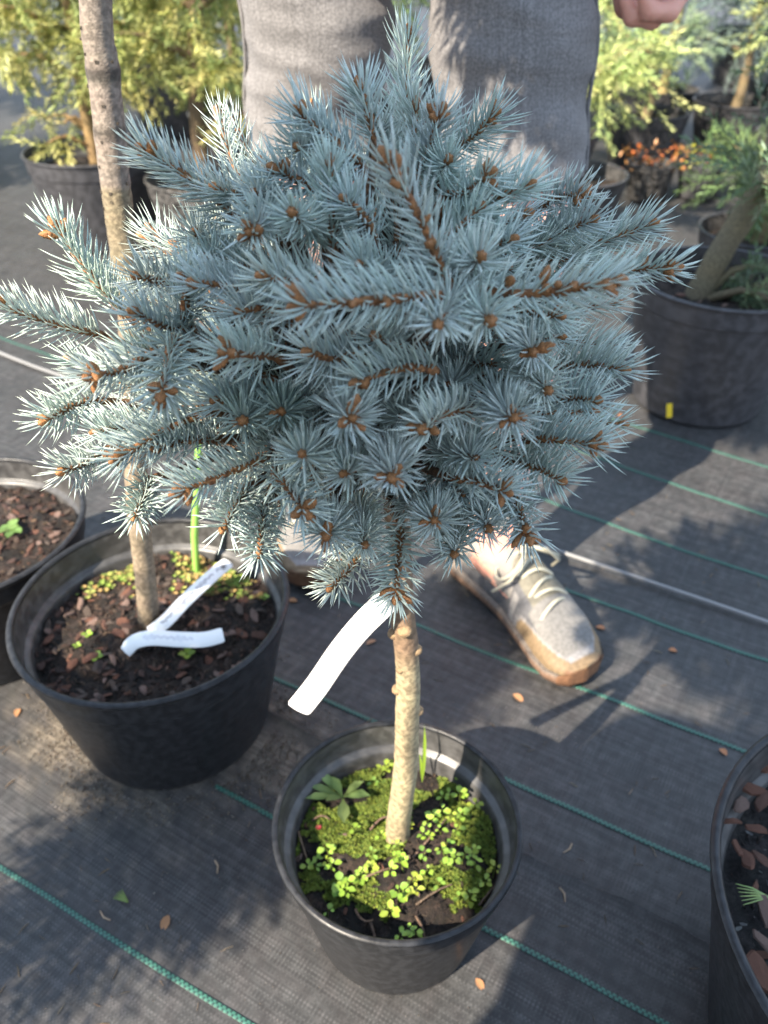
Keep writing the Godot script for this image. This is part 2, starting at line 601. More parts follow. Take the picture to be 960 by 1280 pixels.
func needle(mb: MB, at: Vector3, d: Vector3, cv: Vector3, long: float, r: float, bend: float, col: Color, tip: Color, rings: int) -> void:
	var b := d.cross(cv).normalized()
	var u := b.cross(d)
	var start := mb.v.size()
	for i in rings:
		var t := float(i) / rings * 1.02
		var p := at + d * (t * long) + u * (bend * t * t * long)
		var rr := r * (0.8 if i == 0 else 1.0 if i < rings - 1 else 0.82)
		var cc := col.lerp(tip, t * 0.6)
		mb.vert(p + b * rr, b, cc); mb.vert(p + u * rr * 0.8, u, cc); mb.vert(p - b * rr, -b, cc); mb.vert(p - u * rr * 0.8, -u, cc)
	mb.vert(at + d * long + u * (bend * long), d, tip)
	for i in rings - 1:
		var a := start + i * 4
		for k in 4:
			var k1 := (k + 1) % 4
			mb.ix.append_array([a + k, a + k1, a + 4 + k, a + k1, a + 4 + k1, a + 4 + k])
	var a2 := start + (rings - 1) * 4
	for k in 4:
		mb.ix.append_array([a2 + k, a2 + (k + 1) % 4, start + rings * 4])

func crown_tip(px: float, py: float, push: float) -> Vector3:
	# the point where the line of sight meets the crown's outer shell, or passes it closest
	var d := ray(px, py)
	var o := (EYE - CROWN) / CROWN_R
	var e := d / CROWN_R
	var a := e.dot(e)
	var b := o.dot(e)
	var c := o.dot(o) - 1.0
	var q := b * b - a * c
	var t := -b / a - (sqrt(q) / a if q > 0 else 0.0)
	return EYE + d * (t + push)

func make_buds() -> void:
	# scaly ovals, each scale standing off a little
	for k in 3:
		var mb := MB.new()
		var rows := []
		var nr := 13
		for i in nr:
			var t := i / float(nr - 1)
			var row := []
			for j in 13:
				var a := TAU * (j % 12) / 12.0 + (0.26 if i % 2 == 0 else 0.0)
				var r := 0.34 * pow(sin(PI * (0.14 + 0.86 * t) * 0.999), 0.75) * (1.0 + (0.20 if (j % 12) % 2 == 0 else -0.12) + (0.10 if i % 3 == 0 else -0.05))
				if i == nr - 1: r = 0.0
				row.append(Vector3(cos(a) * r, t * (1.15 + 0.2 * k) - 0.1, sin(a) * r))
			rows.append(row)
		mb.sheet(rows, func(i, j): return Color(0.56, 0.25, 0.09) * (0.60 + 0.50 * float((i + j) % 2)) , true)
		bud_meshes.append(mb.mesh())

func frame(y: Vector3) -> Basis:
	var x := y.cross(Vector3(0.3, 0.2, 0.93)).normalized()
	return Basis(x, y, x.cross(y))

func spruce_branch(tree: Node3D, base: Vector3, tip: Vector3, root: Vector3, look: Dictionary) -> void:
	var o: Vector3 = tree.position
	var long := base.distance_to(tip)
	var axis := (tip - base) / long
	var out := (base.lerp(tip, 0.5) - CROWN).normalized()
	out = (out - axis * out.dot(axis))
	out = out.normalized() if out.length() > 0.05 else Vector3.UP
	var old: float = look.get("old", 0.0)
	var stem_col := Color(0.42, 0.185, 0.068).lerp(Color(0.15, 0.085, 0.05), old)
	# wood from the heart of the crown out to the shoot, then the shoot with its pegs
	var pts := []
	var rad := []
	var cols := []
	var mid := root.lerp(base, 0.6) - Vector3(0, 0.012, 0) - axis * 0.01
	for i in 5:
		var t := i / 5.0
		pts.append(root.lerp(mid, t).lerp(mid.lerp(base, t), t) - o)
		rad.append(lerpf(0.0032, 0.0022, t))
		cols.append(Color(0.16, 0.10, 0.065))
	var n := maxi(8, int(long / 0.0026))
	var sag := rv(-0.004, 0.004)
	var line := []
	for i in n + 1:
		var t := float(i) / n
		var p := base.lerp(tip, t) + Vector3(0, sag * sin(t * PI), 0)
		line.append(p)
		pts.append(p - o)
		rad.append(lerpf(0.0021, 0.0014, t) * rv(0.75, 1.3))
		cols.append(jitter(stem_col, 0.25))
	var mb := MB.new()
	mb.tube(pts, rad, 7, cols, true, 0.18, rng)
	var twig := put("branch", mb.mesh(), M.twig, tree)
	# needles
	var nm := MB.new()
	var per: float = look.get("dense", 3300.0)
	var count := int(long * per) + 22
	var nl: float = look.get("needle", 0.0212 if long > 0.076 else 0.0192) * rv(0.9, 1.1)
	var rings: int = look.get("rings", 3)
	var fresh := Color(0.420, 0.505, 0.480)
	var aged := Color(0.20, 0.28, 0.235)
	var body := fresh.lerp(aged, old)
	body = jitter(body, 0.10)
	var az := rv(0, TAU)
	for i in count:
		az += 2.39996
		var t := clampf((i + rv(-0.6, 0.6)) / count, 0, 1)
		t = t * 1.0
		var li := minf(t * n, n - 0.001)
		var p: Vector3 = (line[int(li)] as Vector3).lerp(line[int(li) + 1], li - int(li))
		var side := axis.cross(out)
		var r := out * cos(az) + side * sin(az)
		if r.dot(out) > 0.55 and t < 0.92 and rng.randf() < 0.55:
			continue
		if r.y < -0.75 and t < 0.9 and rng.randf() < 0.35:
			continue
		var th := deg_to_rad(lerpf(64, 47, t) + rv(-9, 9))
		if t > 0.90:
			th = deg_to_rad(lerpf(50, 16, (t - 0.90) * 10) + rv(-8, 12))
		var d := (axis * cos(th) + r * sin(th)).normalized()
		d = (d + Vector3(0, 0.16, 0) + rdir() * 0.07).normalized()
		var cv := axis * 0.6 + Vector3(0, 0.7, 0) + rdir() * 0.25
		var l := nl * rv(0.82, 1.14) * (1.0 if t > 0.12 else 0.85) * (1.0 if t < 0.93 else 0.88)
		var c := jitter(body, 0.13)
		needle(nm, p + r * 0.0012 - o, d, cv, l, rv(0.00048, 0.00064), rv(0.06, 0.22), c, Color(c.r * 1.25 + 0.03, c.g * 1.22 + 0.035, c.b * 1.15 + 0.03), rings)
	var ne := put("needles", nm.mesh(), M.needle, twig)
	ne.set_meta("kind", "stuff")
	# buds
	var nb: int = look.get("buds", 3)
	for k in nb:
		var s := rv(0.0048, 0.0072) * (1.0 if k < 4 else 0.8)
		var at := tip - axis * 0.002
		var d := axis
		if k > 0:
			var a := TAU * k / maxi(nb - 1, 1) + rv(-0.4, 0.4)
			d = (axis * rv(0.5, 0.9) + (out * cos(a) + axis.cross(out) * sin(a))).normalized()
			at -= axis * rv(0.000, 0.003)
		if k > 4:
			var t := rv(0.25, 0.92)
			at = base.lerp(tip, t)
			d = (axis * 0.5 + out * rv(0.4, 1) + axis.cross(out) * rv(-1, 1)).normalized()
		put("bud", bud_meshes[k % 3], M.bud, twig, Transform3D(frame(d).scaled_local(Vector3(s, s, s)), at + d * 0.001 - o))

func build_spruce() -> void:
	var foot := gp(496, 1046, 0.132)
	var t := thing("blue_spruce", "dwarf blue spruce with bristly silver blue needles on a bare pale stem", "tree", foot)
	var line := [[496, 1056, -0.452], [499, 1020, -0.453], [507, 960, -0.454], [509, 900, -0.455], [510, 850, -0.455], [507, 800, -0.456], [503, 768, -0.457], [500, 715, -0.458], [496, 640, -0.460], [488, 560, -0.462], [480, 470, -0.464]]
	var pts := []
	for a in line:
		pts.append(pz(a[0], a[1], a[2]) - foot)
	var curve := Curve3D.new()
	for p in pts:
		curve.add_point(p)
	var tp := []
	var tr := []
	var tc := []
	var total := curve.get_baked_length()
	for i in 90:
		var s := i / 89.0
		var p := curve.sample_baked(s * total, true)
		tp.append(p)
		var r := lerpf(0.0116, 0.0094, s * 1.6) + 0.0045 * exp(-s * 55.0)
		r *= 1.0 + 0.05 * noise.get_noise_1d(s * 2400)
		tr.append(r)
		var c := Color(0.44, 0.37, 0.22).lerp(Color(0.37, 0.29, 0.175), clampf(0.5 + noise.get_noise_1d(s * 1700 + 40), 0, 1))
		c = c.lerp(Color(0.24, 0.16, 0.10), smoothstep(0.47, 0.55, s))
		tc.append(jitter(c, 0.03))
	var mb := MB.new()
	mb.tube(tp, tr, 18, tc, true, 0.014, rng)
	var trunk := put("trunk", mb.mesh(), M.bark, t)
	# knots where side shoots were cut away
	for kn in [[506, 788, 0.3, 0.0072], [519, 812, 1.0, 0.0068], [492, 792, -1.0, 0.0058], [497, 862, -0.8, 0.0058], [522, 888, 1.0, 0.0062], [500, 838, -0.3, 0.0035], [518, 945, 0.9, 0.0045]]:
		var at := pz(kn[0], kn[1], -0.455 + 0.009 * (1.0 - absf(kn[2]))) - foot
		var kb := MB.new()
		var rows := []
		for i in 7:
			var row := []
			for j in 13:
				var a := TAU * (j % 12) / 12.0
				var e := PI * i / 6.0
				var rr: float = kn[3] * 0.85 * (1.0 + 0.18 * noise.get_noise_2d(i * 60, (j % 12) * 60 + kn[0]))
				row.append(Vector3(sin(e) * cos(a), cos(e) * 0.9, sin(e) * sin(a)) * rr)
			rows.append(row)
		kb.sheet(rows, func(i, j): return Color(0.30, 0.20, 0.11) * (1.0 + 0.2 * ((i + j) % 2)), true)
		kb.smooth_normals()
		put("knot", kb.mesh(), M.bark, trunk, Transform3D(Basis(), at))
	make_buds()
	# shoots seen in the photograph: tip x, y, base x, y, then depth push and looks
	var S := [
		[510, 44, 504, 205, 0.02, {"long": 0.10, "buds": 1, "dense": 2990}], [483, 200, 560, 352, -0.050, {"long": 0.085, "buds": 9, "dense": 2210}],
		[552, 138, 520, 215, 0.0, {"buds": 7}], [618, 142, 560, 185, 0.03, {"buds": 3}], [612, 216, 555, 242, 0.0, {"buds": 3}],
		[660, 232, 570, 285, 0.0, {"buds": 1}], [728, 244, 668, 264, 0.03, {"buds": 3}], [372, 140, 455, 208, 0.0, {"buds": 2, "long": 0.075}],
		[450, 112, 466, 172, 0.0, {"buds": 1}], [345, 212, 408, 246, 0.02, {"buds": 2}], [318, 240, 362, 258, 0.02, {"buds": 1}], [366, 266, 402, 285, -0.01, {"buds": 1}],
		[372, 184, 416, 208, 0.02, {"buds": 1}], [413, 205, 416, 315, -0.005, {"buds": 1}], [178, 186, 305, 280, -0.005, {"long": 0.095, "buds": 3, "dense": 2990}],
		[312, 290, 352, 272, -0.005, {"buds": 5}], [244, 290, 268, 325, 0.06, {"buds": 1}], [258, 322, 300, 330, 0.05, {"buds": 1}],
		[70, 284, 152, 392, 0.01, {"long": 0.085, "buds": 3}], [-8, 378, 125, 418, -0.02, {"long": 0.10, "buds": 3, "dense": 2730}], [234, 340, 230, 404, 0.02, {"buds": 2}],
		[172, 345, 226, 356, 0.04, {"buds": 1}], [246, 355, 322, 380, 0.0, {"buds": 1}], [112, 470, 195, 438, -0.015, {"buds": 5, "dense": 2990}],
		[202, 492, 216, 425, -0.01, {"buds": 4}], [58, 526, 118, 500, 0.005, {"buds": 2}], [280, 441, 345, 446, -0.015, {"buds": 4, "dense": 3120}],
		[145, 574, 262, 515, -0.01, {"buds": 4, "long": 0.085}], [80, 588, 130, 562, 0.02, {"buds": 2}], [168, 646, 186, 600, 0.06, {"buds": 1}],
		[225, 614, 330, 572, -0.01, {"buds": 3, "long": 0.08}], [304, 526, 312, 515, 0.012, {"old": 0.6, "buds": 2}], [352, 514, 358, 506, 0.015, {"old": 0.7, "buds": 2}],
		[440, 522, 416, 496, -0.02, {"buds": 4, "dense": 3380}], [372, 383, 548, 368, -0.050, {"buds": 7, "long": 0.08}], [448, 479, 545, 463, -0.012, {"buds": 2, "long": 0.07}],
		[386, 440, 452, 437, 0.0, {"buds": 1}], [768, 350, 590, 362, -0.070, {"buds": 10, "long": 0.09, "dense": 2600}], [842, 334, 738, 345, -0.045, {"buds": 6}],
		[700, 395, 630, 380, 0.01, {"buds": 2}], [666, 440, 655, 415, -0.005, {"buds": 3, "dense": 1950}], [778, 462, 695, 460, 0.01, {"buds": 1}],
		[642, 522, 620, 492, -0.02, {"buds": 4, "dense": 3380}], [748, 557, 655, 550, -0.005, {"buds": 5}], [530, 536, 585, 515, -0.015, {"buds": 3, "long": 0.055}],
		[684, 488, 652, 462, 0.0, {"buds": 1}], [490, 597, 492, 572, -0.022, {"buds": 4, "dense": 3380}], [382, 640, 342, 588, -0.005, {"buds": 4}],
		[378, 567, 390, 556, -0.005, {"buds": 1, "long": 0.05}], [430, 592, 456, 578, 0.0, {"buds": 1, "long": 0.055}], [634, 616, 565, 598, -0.01, {"buds": 3}],
		[596, 572, 545, 562, 0.005, {"buds": 0}], [543, 650, 546, 636, 0.0, {"buds": 4}], [660, 672, 636, 612, 0.0, {"buds": 4}],
		[494, 748, 502, 655, -0.005, {"buds": 3, "long": 0.07}], [324, 698, 330, 632, 0.02, {"buds": 0}], [408, 668, 416, 646, 0.0, {"buds": 3, "long": 0.05}],
		[456, 680, 448, 632, 0.015, {"buds": 1}], [568, 692, 574, 645, 0.02, {"buds": 1}], [414, 734, 455, 690, 0.03, {"buds": 1}],
		[740, 275, 672, 302, 0.03, {"buds": 1}], [812, 280, 700, 315, 0.02, {"buds": 1, "long": 0.08}], [640, 300, 580, 330, 0.01, {"buds": 1}],
		[600, 258, 540, 300, 0.01, {"buds": 1}], [330, 345, 400, 350, -0.005, {"buds": 1}], [450, 330, 490, 350, -0.005, {"buds": 1}], [300, 390, 370, 400, 0.005, {"buds": 1}],
		[170, 390, 240, 410, 0.015, {"buds": 1}], [430, 250, 470, 300, 0.0, {"buds": 1}], [270, 235, 340, 275, 0.03, {"buds": 1}], [590, 400, 560, 420, 0.03, {"buds": 0}],
		[700, 600, 640, 580, 0.01, {"buds": 1}], [745, 500, 690, 500, 0.015, {"buds": 1}], [200, 560, 270, 550, 0.02, {"buds": 1}], [120, 540, 190, 530, 0.04, {"buds": 1}],
		[270, 500, 330, 490, 0.02, {"buds": 1}], [280, 660, 310, 610, 0.03, {"buds": 1}], [610, 660, 590, 620, 0.02, {"buds": 1}],
		[470, 420, 520, 425, 0.01, {"buds": 1}], [560, 480, 580, 460, 0.03, {"buds": 0}], [500, 520, 520, 505, 0.04, {"buds": 0}],
		[560, 200, 540, 250, 0.02, {"buds": 1}], [520, 130, 515, 200, 0.04, {"buds": 1}], [548, 405, 566, 372, -0.035, {"buds": 1, "long": 0.05}], [612, 400, 588, 372, -0.03, {"buds": 1, "long": 0.05}], [600, 322, 572, 350, -0.02, {"buds": 1, "long": 0.05}], [540, 322, 560, 352, -0.01, {"buds": 0, "long": 0.05}],
		[655, 268, 570, 300, 0.05, {"buds": 1}], [690, 300, 600, 320, 0.06, {"buds": 0}], [720, 325, 640, 330, 0.06, {"buds": 0}], [640, 335, 560, 345, 0.05, {"buds": 0}], [600, 290, 540, 320, 0.06, {"buds": 0}], [700, 420, 620, 410, 0.05, {"buds": 1}], [640, 400, 570, 390, 0.05, {"buds": 0}],
		[705, 285, 630, 300, 0.09, {"buds": 0}], [670, 330, 590, 320, 0.09, {"buds": 0}], [640, 290, 560, 290, 0.10, {"buds": 0}], [740, 310, 660, 315, 0.10, {"buds": 0}], [620, 350, 540, 330, 0.10, {"buds": 0}], [600, 240, 540, 270, 0.10, {"buds": 0}], [690, 360, 620, 350, 0.08, {"buds": 0}], [560, 270, 500, 290, 0.08, {"buds": 0}],
		[655, 570, 590, 550, 0.07, {"buds": 0}], [640, 640, 590, 600, 0.06, {"buds": 0}],
		[620, 455, 560, 440, 0.05, {"buds": 0}], [680, 520, 610, 500, 0.05, {"buds": 0}], [620, 560, 560, 540, 0.05, {"buds": 0}], [580, 620, 540, 590, 0.05, {"buds": 0}], [520, 640, 500, 590, 0.05, {"buds": 0}], [450, 560, 470, 520, 0.05, {"buds": 0}], [380, 500, 420, 470, 0.05, {"buds": 0}],
		[340, 560, 380, 530, 0.04, {"buds": 0}], [300, 330, 370, 340, 0.05, {"buds": 0}], [240, 430, 310, 430, 0.05, {"buds": 0}], [160, 440, 230, 450, 0.06, {"buds": 0}], [470, 150, 490, 210, 0.03, {"buds": 1}], [400, 165, 450, 220, 0.03, {"buds": 1}],
	]
	for s in S:
		var tip := crown_tip(s[0], s[1], s[4])
		var look: Dictionary = s[5]
		var depth := (tip - EYE).dot(Vector3(0, -sin(PITCH), -cos(PITCH)))
		var flat := pd(s[2], s[3], depth)
		var lat := flat.distance_to(tip)
		var long: float = look.get("long", 0.070)
		var back := sqrt(maxf(long * long - lat * lat, pow(0.28 * long, 2))) * (0.45 if lat > 0.02 else 0.85)
		var base := pd(s[2], s[3], depth + back)
		if s[1] < 120:
			base = pd(s[2], s[3], depth + 0.012)
		spruce_branch(t, base, tip, CROWN.lerp(base, 0.25) - Vector3(0, 0.02, 0), look)
	# the shoots behind and inside
	for i in 190:
		var u := rdir()
		var facing := u.dot((EYE - CROWN).normalized())
		var k := rv(0.34, 0.72) if facing > 0.15 else rv(0.6, 0.94)
		if u.y < -0.6:
			k *= 0.9
		var tip := CROWN + u * CROWN_R * k
		var d := (u + Vector3(0, 0.25, 0) + rdir() * 0.35).normalized()
		if facing > 0.15:   # under the outer shoots they lie along the crown, side on
			var view := (EYE - CROWN).normalized()
			d = (u - view * u.dot(view) * 0.75 + rdir() * 0.3).normalized()
		var base := tip - d * rv(0.050, 0.070)
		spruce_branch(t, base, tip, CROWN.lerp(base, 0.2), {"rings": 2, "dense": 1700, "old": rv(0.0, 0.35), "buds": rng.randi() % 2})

# ------------------------------------------------------------------ conifers further off
var sprigs := []
func foliage(t: Node3D, sprig: MB, places: Array, colours: Array) -> void:
	var mb := MB.new()
	var n := sprig.v.size()
	for i in places.size():
		var x: Transform3D = places[i]
		var from := mb.v.size()
		mb.v.append_array(x * sprig.v)
		mb.n.append_array(Transform3D(x.basis.orthonormalized(), Vector3.ZERO) * sprig.n)
		var cc := PackedColorArray()
		cc.resize(n)
		cc.fill(colours[i])
		mb.c.append_array(cc)
		for k in sprig.ix:
			mb.ix.append(k + from)
	mb.uv.resize(mb.v.size())
	put("crown", mb.mesh(), M.far_needle, t)
func make_sprigs() -> void:
	for k in 3:
		var mb := MB.new()
		var n := 20
		mb.tube([Vector3.ZERO, Vector3(0, 1, 0.0)], [0.022, 0.008], 3, Color(0.8, 0.62, 0.4), false)
		for i in n:
			var t := (i + rng.randf()) / n
			var a := i * 2.39996 + rv(-0.3, 0.3)
			var r := Vector3(cos(a), 0, sin(a))
			var th := deg_to_rad(lerpf(62, 30, t) + rv(-12, 12))
			var d := Vector3(0, cos(th), 0) + r * sin(th)
			var b := d.cross(Vector3.UP + r).normalized()
			var l := rv(0.26, 0.38)
			var p := Vector3(0, t, 0)
			var s := mb.v.size()
			var nn := b.cross(d).normalized()
			var c := Color(1, 1, 1) * rv(0.75, 1.15)
			mb.vert(p, nn, c); mb.vert(p + d * l * 0.55 + b * 0.026 + nn * 0.01, nn, c)
			mb.vert(p + d * l, nn, c); mb.vert(p + d * l * 0.55 - b * 0.026 + nn * 0.01, nn, c)
			mb.quad(s, s + 1, s + 2, s + 3)
		sprigs.append(mb)

# blobs: [centre, radii, number of sprigs]; droop bends the sprigs down
func conifer(called: String, label: String, foot: Vector3, trunk: Array, trunk_r: float, bark: Color, blobs: Array, cols: Array, size: float, droop: float, group := "", mesh_pick := -1) -> Node3D:
	var t := thing(called, label, "tree", foot, group)
	var pts := []
	var rad := []
	var cc := []
	var cv := Curve3D.new()
	for p in trunk:
		cv.add_point(p)
	var nseg := 26
	for i in nseg:
		var s := i / float(nseg - 1)
		pts.append(cv.sample_baked(s * cv.get_baked_length(), true))
		rad.append(trunk_r * lerpf(1.0, 0.55, s) * (1 + 0.08 * noise.get_noise_1d(i * 70 + foot.x * 100)))
		cc.append(jitter(bark, 0.15))
	var mb := MB.new()
	mb.tube(pts, rad, 12, cc, true, 0.06, rng)
	put("trunk", mb.mesh(), M.bark, t)
	var pl := []
	var cl := []
	for b in blobs:
		var c: Vector3 = b[0]
		var rr: Vector3 = b[1]
		# limbs
		var nl := clampi(int(b[2] / 70), 3, 12)
		var limbs := []
		for k in nl:
			var a := TAU * k / nl + rv(-0.3, 0.3)
			var e := c + Vector3(cos(a) * rr.x * rv(0.6, 0.9), rr.y * rv(-0.7, 0.7), sin(a) * rr.z * rv(0.6, 0.9))
			var from: Vector3 = pts[nseg - 1]
			for p in pts:
				if p.y > minf(e.y + 0.02, c.y + rr.y * 0.3) - 0.08:
					from = p
					break
			var md := from.lerp(e, 0.5) + Vector3(0, 0.03, 0)
			limbs.append([from, md, e])
			var lm := MB.new()
			lm.tube([from, from.lerp(md, 0.5), md, md.lerp(e, 0.5) + Vector3(0, 0.006, 0), e], [trunk_r * 0.45, trunk_r * 0.36, trunk_r * 0.28, trunk_r * 0.2, trunk_r * 0.1], 6, jitter(bark, 0.2))
			put("limb", lm.mesh(), M.bark, t)
		for i in int(b[2]):
			var p: Vector3
			var d: Vector3
			if rng.randf() < 0.62:
				var lb: Array = limbs[rng.randi() % nl]
				var s := sqrt(rng.randf())
				p = (lb[0] as Vector3).lerp(lb[1], s).lerp((lb[1] as Vector3).lerp(lb[2], s), s)
				p += rdir() * rr * 0.22 * rng.randf()
				d = ((lb[2] as Vector3) - (lb[0] as Vector3)).normalized() * 0.7 + rdir() * 0.8
			else:
				var u := rdir()
				p = c + u * rr * pow(rng.randf(), 0.4)
				d = u + rdir() * 0.5
			d = (d + Vector3(0, -droop, 0)).normalized()
			var s2 := size * rv(0.65, 1.25)
			pl.append(Transform3D(frame(d).scaled_local(Vector3(s2, s2, s2)), p))
			cl.append(jitter(cols[rng.randi() % cols.size()], 0.3))
	foliage(t, sprigs[(mesh_pick if mesh_pick >= 0 else rng.randi()) % 3], pl, cl)
	return t

# ------------------------------------------------------------------ ground
var seam := []
func seam_side(x: float, z: float) -> float:   # above zero on the near side of the overlap
	for i in seam.size() - 1:
		var a: Vector3 = seam[i]
		var b: Vector3 = seam[i + 1]
		if x <= b.x or i == seam.size() - 2:
			return z - (a.z + (b.z - a.z) * (x - a.x) / (b.x - a.x))
	return 0.0
func ground_y(x: float, z: float) -> float:
	return -0.0020 + 0.0036 * noise.get_noise_2d(x * 260, z * 260) + 0.0010 * noise.get_noise_2d(x * 900 + z * 300, z * 500)
func ground_colour(x: float, z: float) -> Color:
	# black woven tape, greyed by use, with a fine grain of grit caught in the weave
	var midn := noise.get_noise_2d(x * 420, z * 420 + 90)
	var small := noise.get_noise_2d(x * 2300, z * 2300)
	var tiny := noise.get_noise_2d(x * 7000 + 11, z * 7000)
	var c := Color(0.092, 0.090, 0.090) * (1.0 + 0.22 * small + 0.30 * tiny)
	# sandy spill round the pot
	var d := absf(Vector2(x + 0.262, z + 0.700).length() - 0.135)
	var sp := clampf(1.25 - d / 0.065 + 1.1 * small + 0.7 * midn, 0, 1) * clampf(0.5 + 1.5 * midn + tiny, 0.15, 1)
	c = c.lerp(Color(0.31, 0.26, 0.20), sp * 0.95)
	return c
func fabric_uv(x: float, z: float) -> Vector2:
	var a := deg_to_rad(30.5)
	return Vector2(x * cos(a) + z * sin(a), -x * sin(a) + z * cos(a)) / 0.64

func build_ground() -> void:
	var xs := []
	var zs := []
	var x := -1.3
	while x < 1.3:
		xs.append(x); x += 0.013
	var st := 0.016
	x = 1.3
	while x < 45:
		xs.append(x); x += st; st *= 1.16
	st = 0.016; x = -1.3 - st
	while x > -45:
		xs.push_front(x); st *= 1.16; x -= st
	var z := -2.2
	while z < 0.3:
		zs.append(z); z += 0.013
	st = 0.02
	while z < 20:
		zs.append(z); z += st; st *= 1.25
	st = 0.016; z = -2.2 - st
	while z > -60:
		zs.push_front(z); st *= 1.10; z -= st
	var mb := MB.new()
	var nx := xs.size()
	for zz in zs:
		for xx in xs:
			var e := 0.004
			var y := ground_y(xx, zz)
			var near: bool = absf(xx) < 2 and zz > -4
			var nn := Vector3(y - ground_y(xx + e, zz), e, y - ground_y(xx, zz + e)).normalized() if near else Vector3.UP
			mb.vert(Vector3(xx, y, zz), nn, ground_colour(xx, zz), fabric_uv(xx, zz))
	for j in zs.size() - 1:
		for i in nx - 1:
			var a := j * nx + i
			mb.ix.append_array([a, a + 1, a + nx, a + 1, a + nx + 1, a + nx])
	var g := put("ground", mb.mesh(), M.fabric)
	g.set_meta("kind", "structure")
	# the second width of fabric laps over the first
	for p in [[-300, 560], [150, 790], [330, 889], [400, 928], [520, 998], [650, 1070], [865, 1172], [1500, 1440]]:
		seam.append(gp(p[0], p[1]))
	var sc := Curve3D.new()
	for p in seam:
		sc.add_point(p)
	var rows := []
	var sl := sc.get_baked_length()
	var offs := [0.0, 0.0, 0.002, 0.006, 0.012]
	for k in 70:
		offs.append(0.024 + 0.0125 * k)
	for i in offs.size():
		var row := []
		for k in 150:
			var p := sc.sample_baked(sl * k / 149.0)
			p += Vector3(-0.35, 0, 0.94) * float(offs[i])
			var lift := 0.0045 + (0.0065 * exp(-float(offs[i]) / 0.010) * (1.0 + 0.8 * noise.get_noise_1d(k * 40)))
			if i == 0: lift = 0.0008
			row.append(Vector3(p.x, ground_y(p.x, p.z) + lift, p.z))
		rows.append(row)
	var ov := MB.new()
	ov.sheet(rows, func(i, k): return ground_colour(rows[i][k].x, rows[i][k].z), false, func(i, k): return fabric_uv(rows[i][k].x, rows[i][k].z))
	put("fabric_overlap", ov.mesh(), M.fabric, g)
	# marker threads woven into the fabric
	for l in [[[-120, 1012], [0, 1085], [60, 1122], [125, 1165], [200, 1214], [310, 1281], [420, 1345]], [[270, 985], [335, 1020], [450, 1078], [610, 1165], [720, 1222], [835, 1284], [900, 1318]],
		[[300, 830], [345, 848], [465, 901], [625, 970], [760, 1030], [885, 1086], [1000, 1138]], [[380, 727], [440, 752], [525, 782], [640, 828], [755, 870], [840, 903], [930, 938], [1050, 984]],
		[[560, 678], [675, 724], [730, 745], [850, 789], [960, 826], [1050, 858]], [[560, 580], [685, 625], [780, 660], [880, 695], [1000, 737]], [[640, 534], [760, 575], [860, 610], [1000, 658]], [[700, 502], [790, 530], [930, 575], [1040, 610]],
		[[-200, 345], [0, 421], [90, 455], [190, 492]]]:
		var pts := []
		for p in l:
			pts.append(gp(p[0], p[1]))
		var cv := Curve3D.new()
		for i in pts.size():
			var tan_: Vector3 = ((pts[mini(i + 1, pts.size() - 1)] as Vector3) - (pts[maxi(i - 1, 0)] as Vector3)) * 0.16
			cv.add_point(pts[i], -tan_, tan_)
		var ll := cv.get_baked_length()
		var n := int(ll / 0.012)
		var top := []
		for side in 4:
			var row := []
			for k in n:
				var p := cv.sample_baked(ll * k / (n - 1.0))
				var q := cv.sample_baked(minf(ll, ll * k / (n - 1.0) + 0.01)) - cv.sample_baked(maxf(0, ll * k / (n - 1.0) - 0.01))
				var sd := Vector3(-q.z, 0, q.x).normalized()
				var w: float = [-0.0027, -0.0024, 0.0024, 0.0027][side]
				p += sd * w
				var h := ground_y(p.x, p.z) + (0.0052 if seam_side(p.x, p.z) > -0.004 else 0.0008)
				p.y = h + (0.0009 if side in [1, 2] else 0.0)
				row.append(p)
			top.append(row)
		var tb := MB.new()
		tb.sheet(top, func(_i, _k): return Color.WHITE, false, func(i, k): return Vector2(ll * k / (n - 1.0) / 0.0224, [0.02, 0.05, 0.95, 0.98][i]))
		put("green_thread", tb.mesh(), M.green_thread, g)

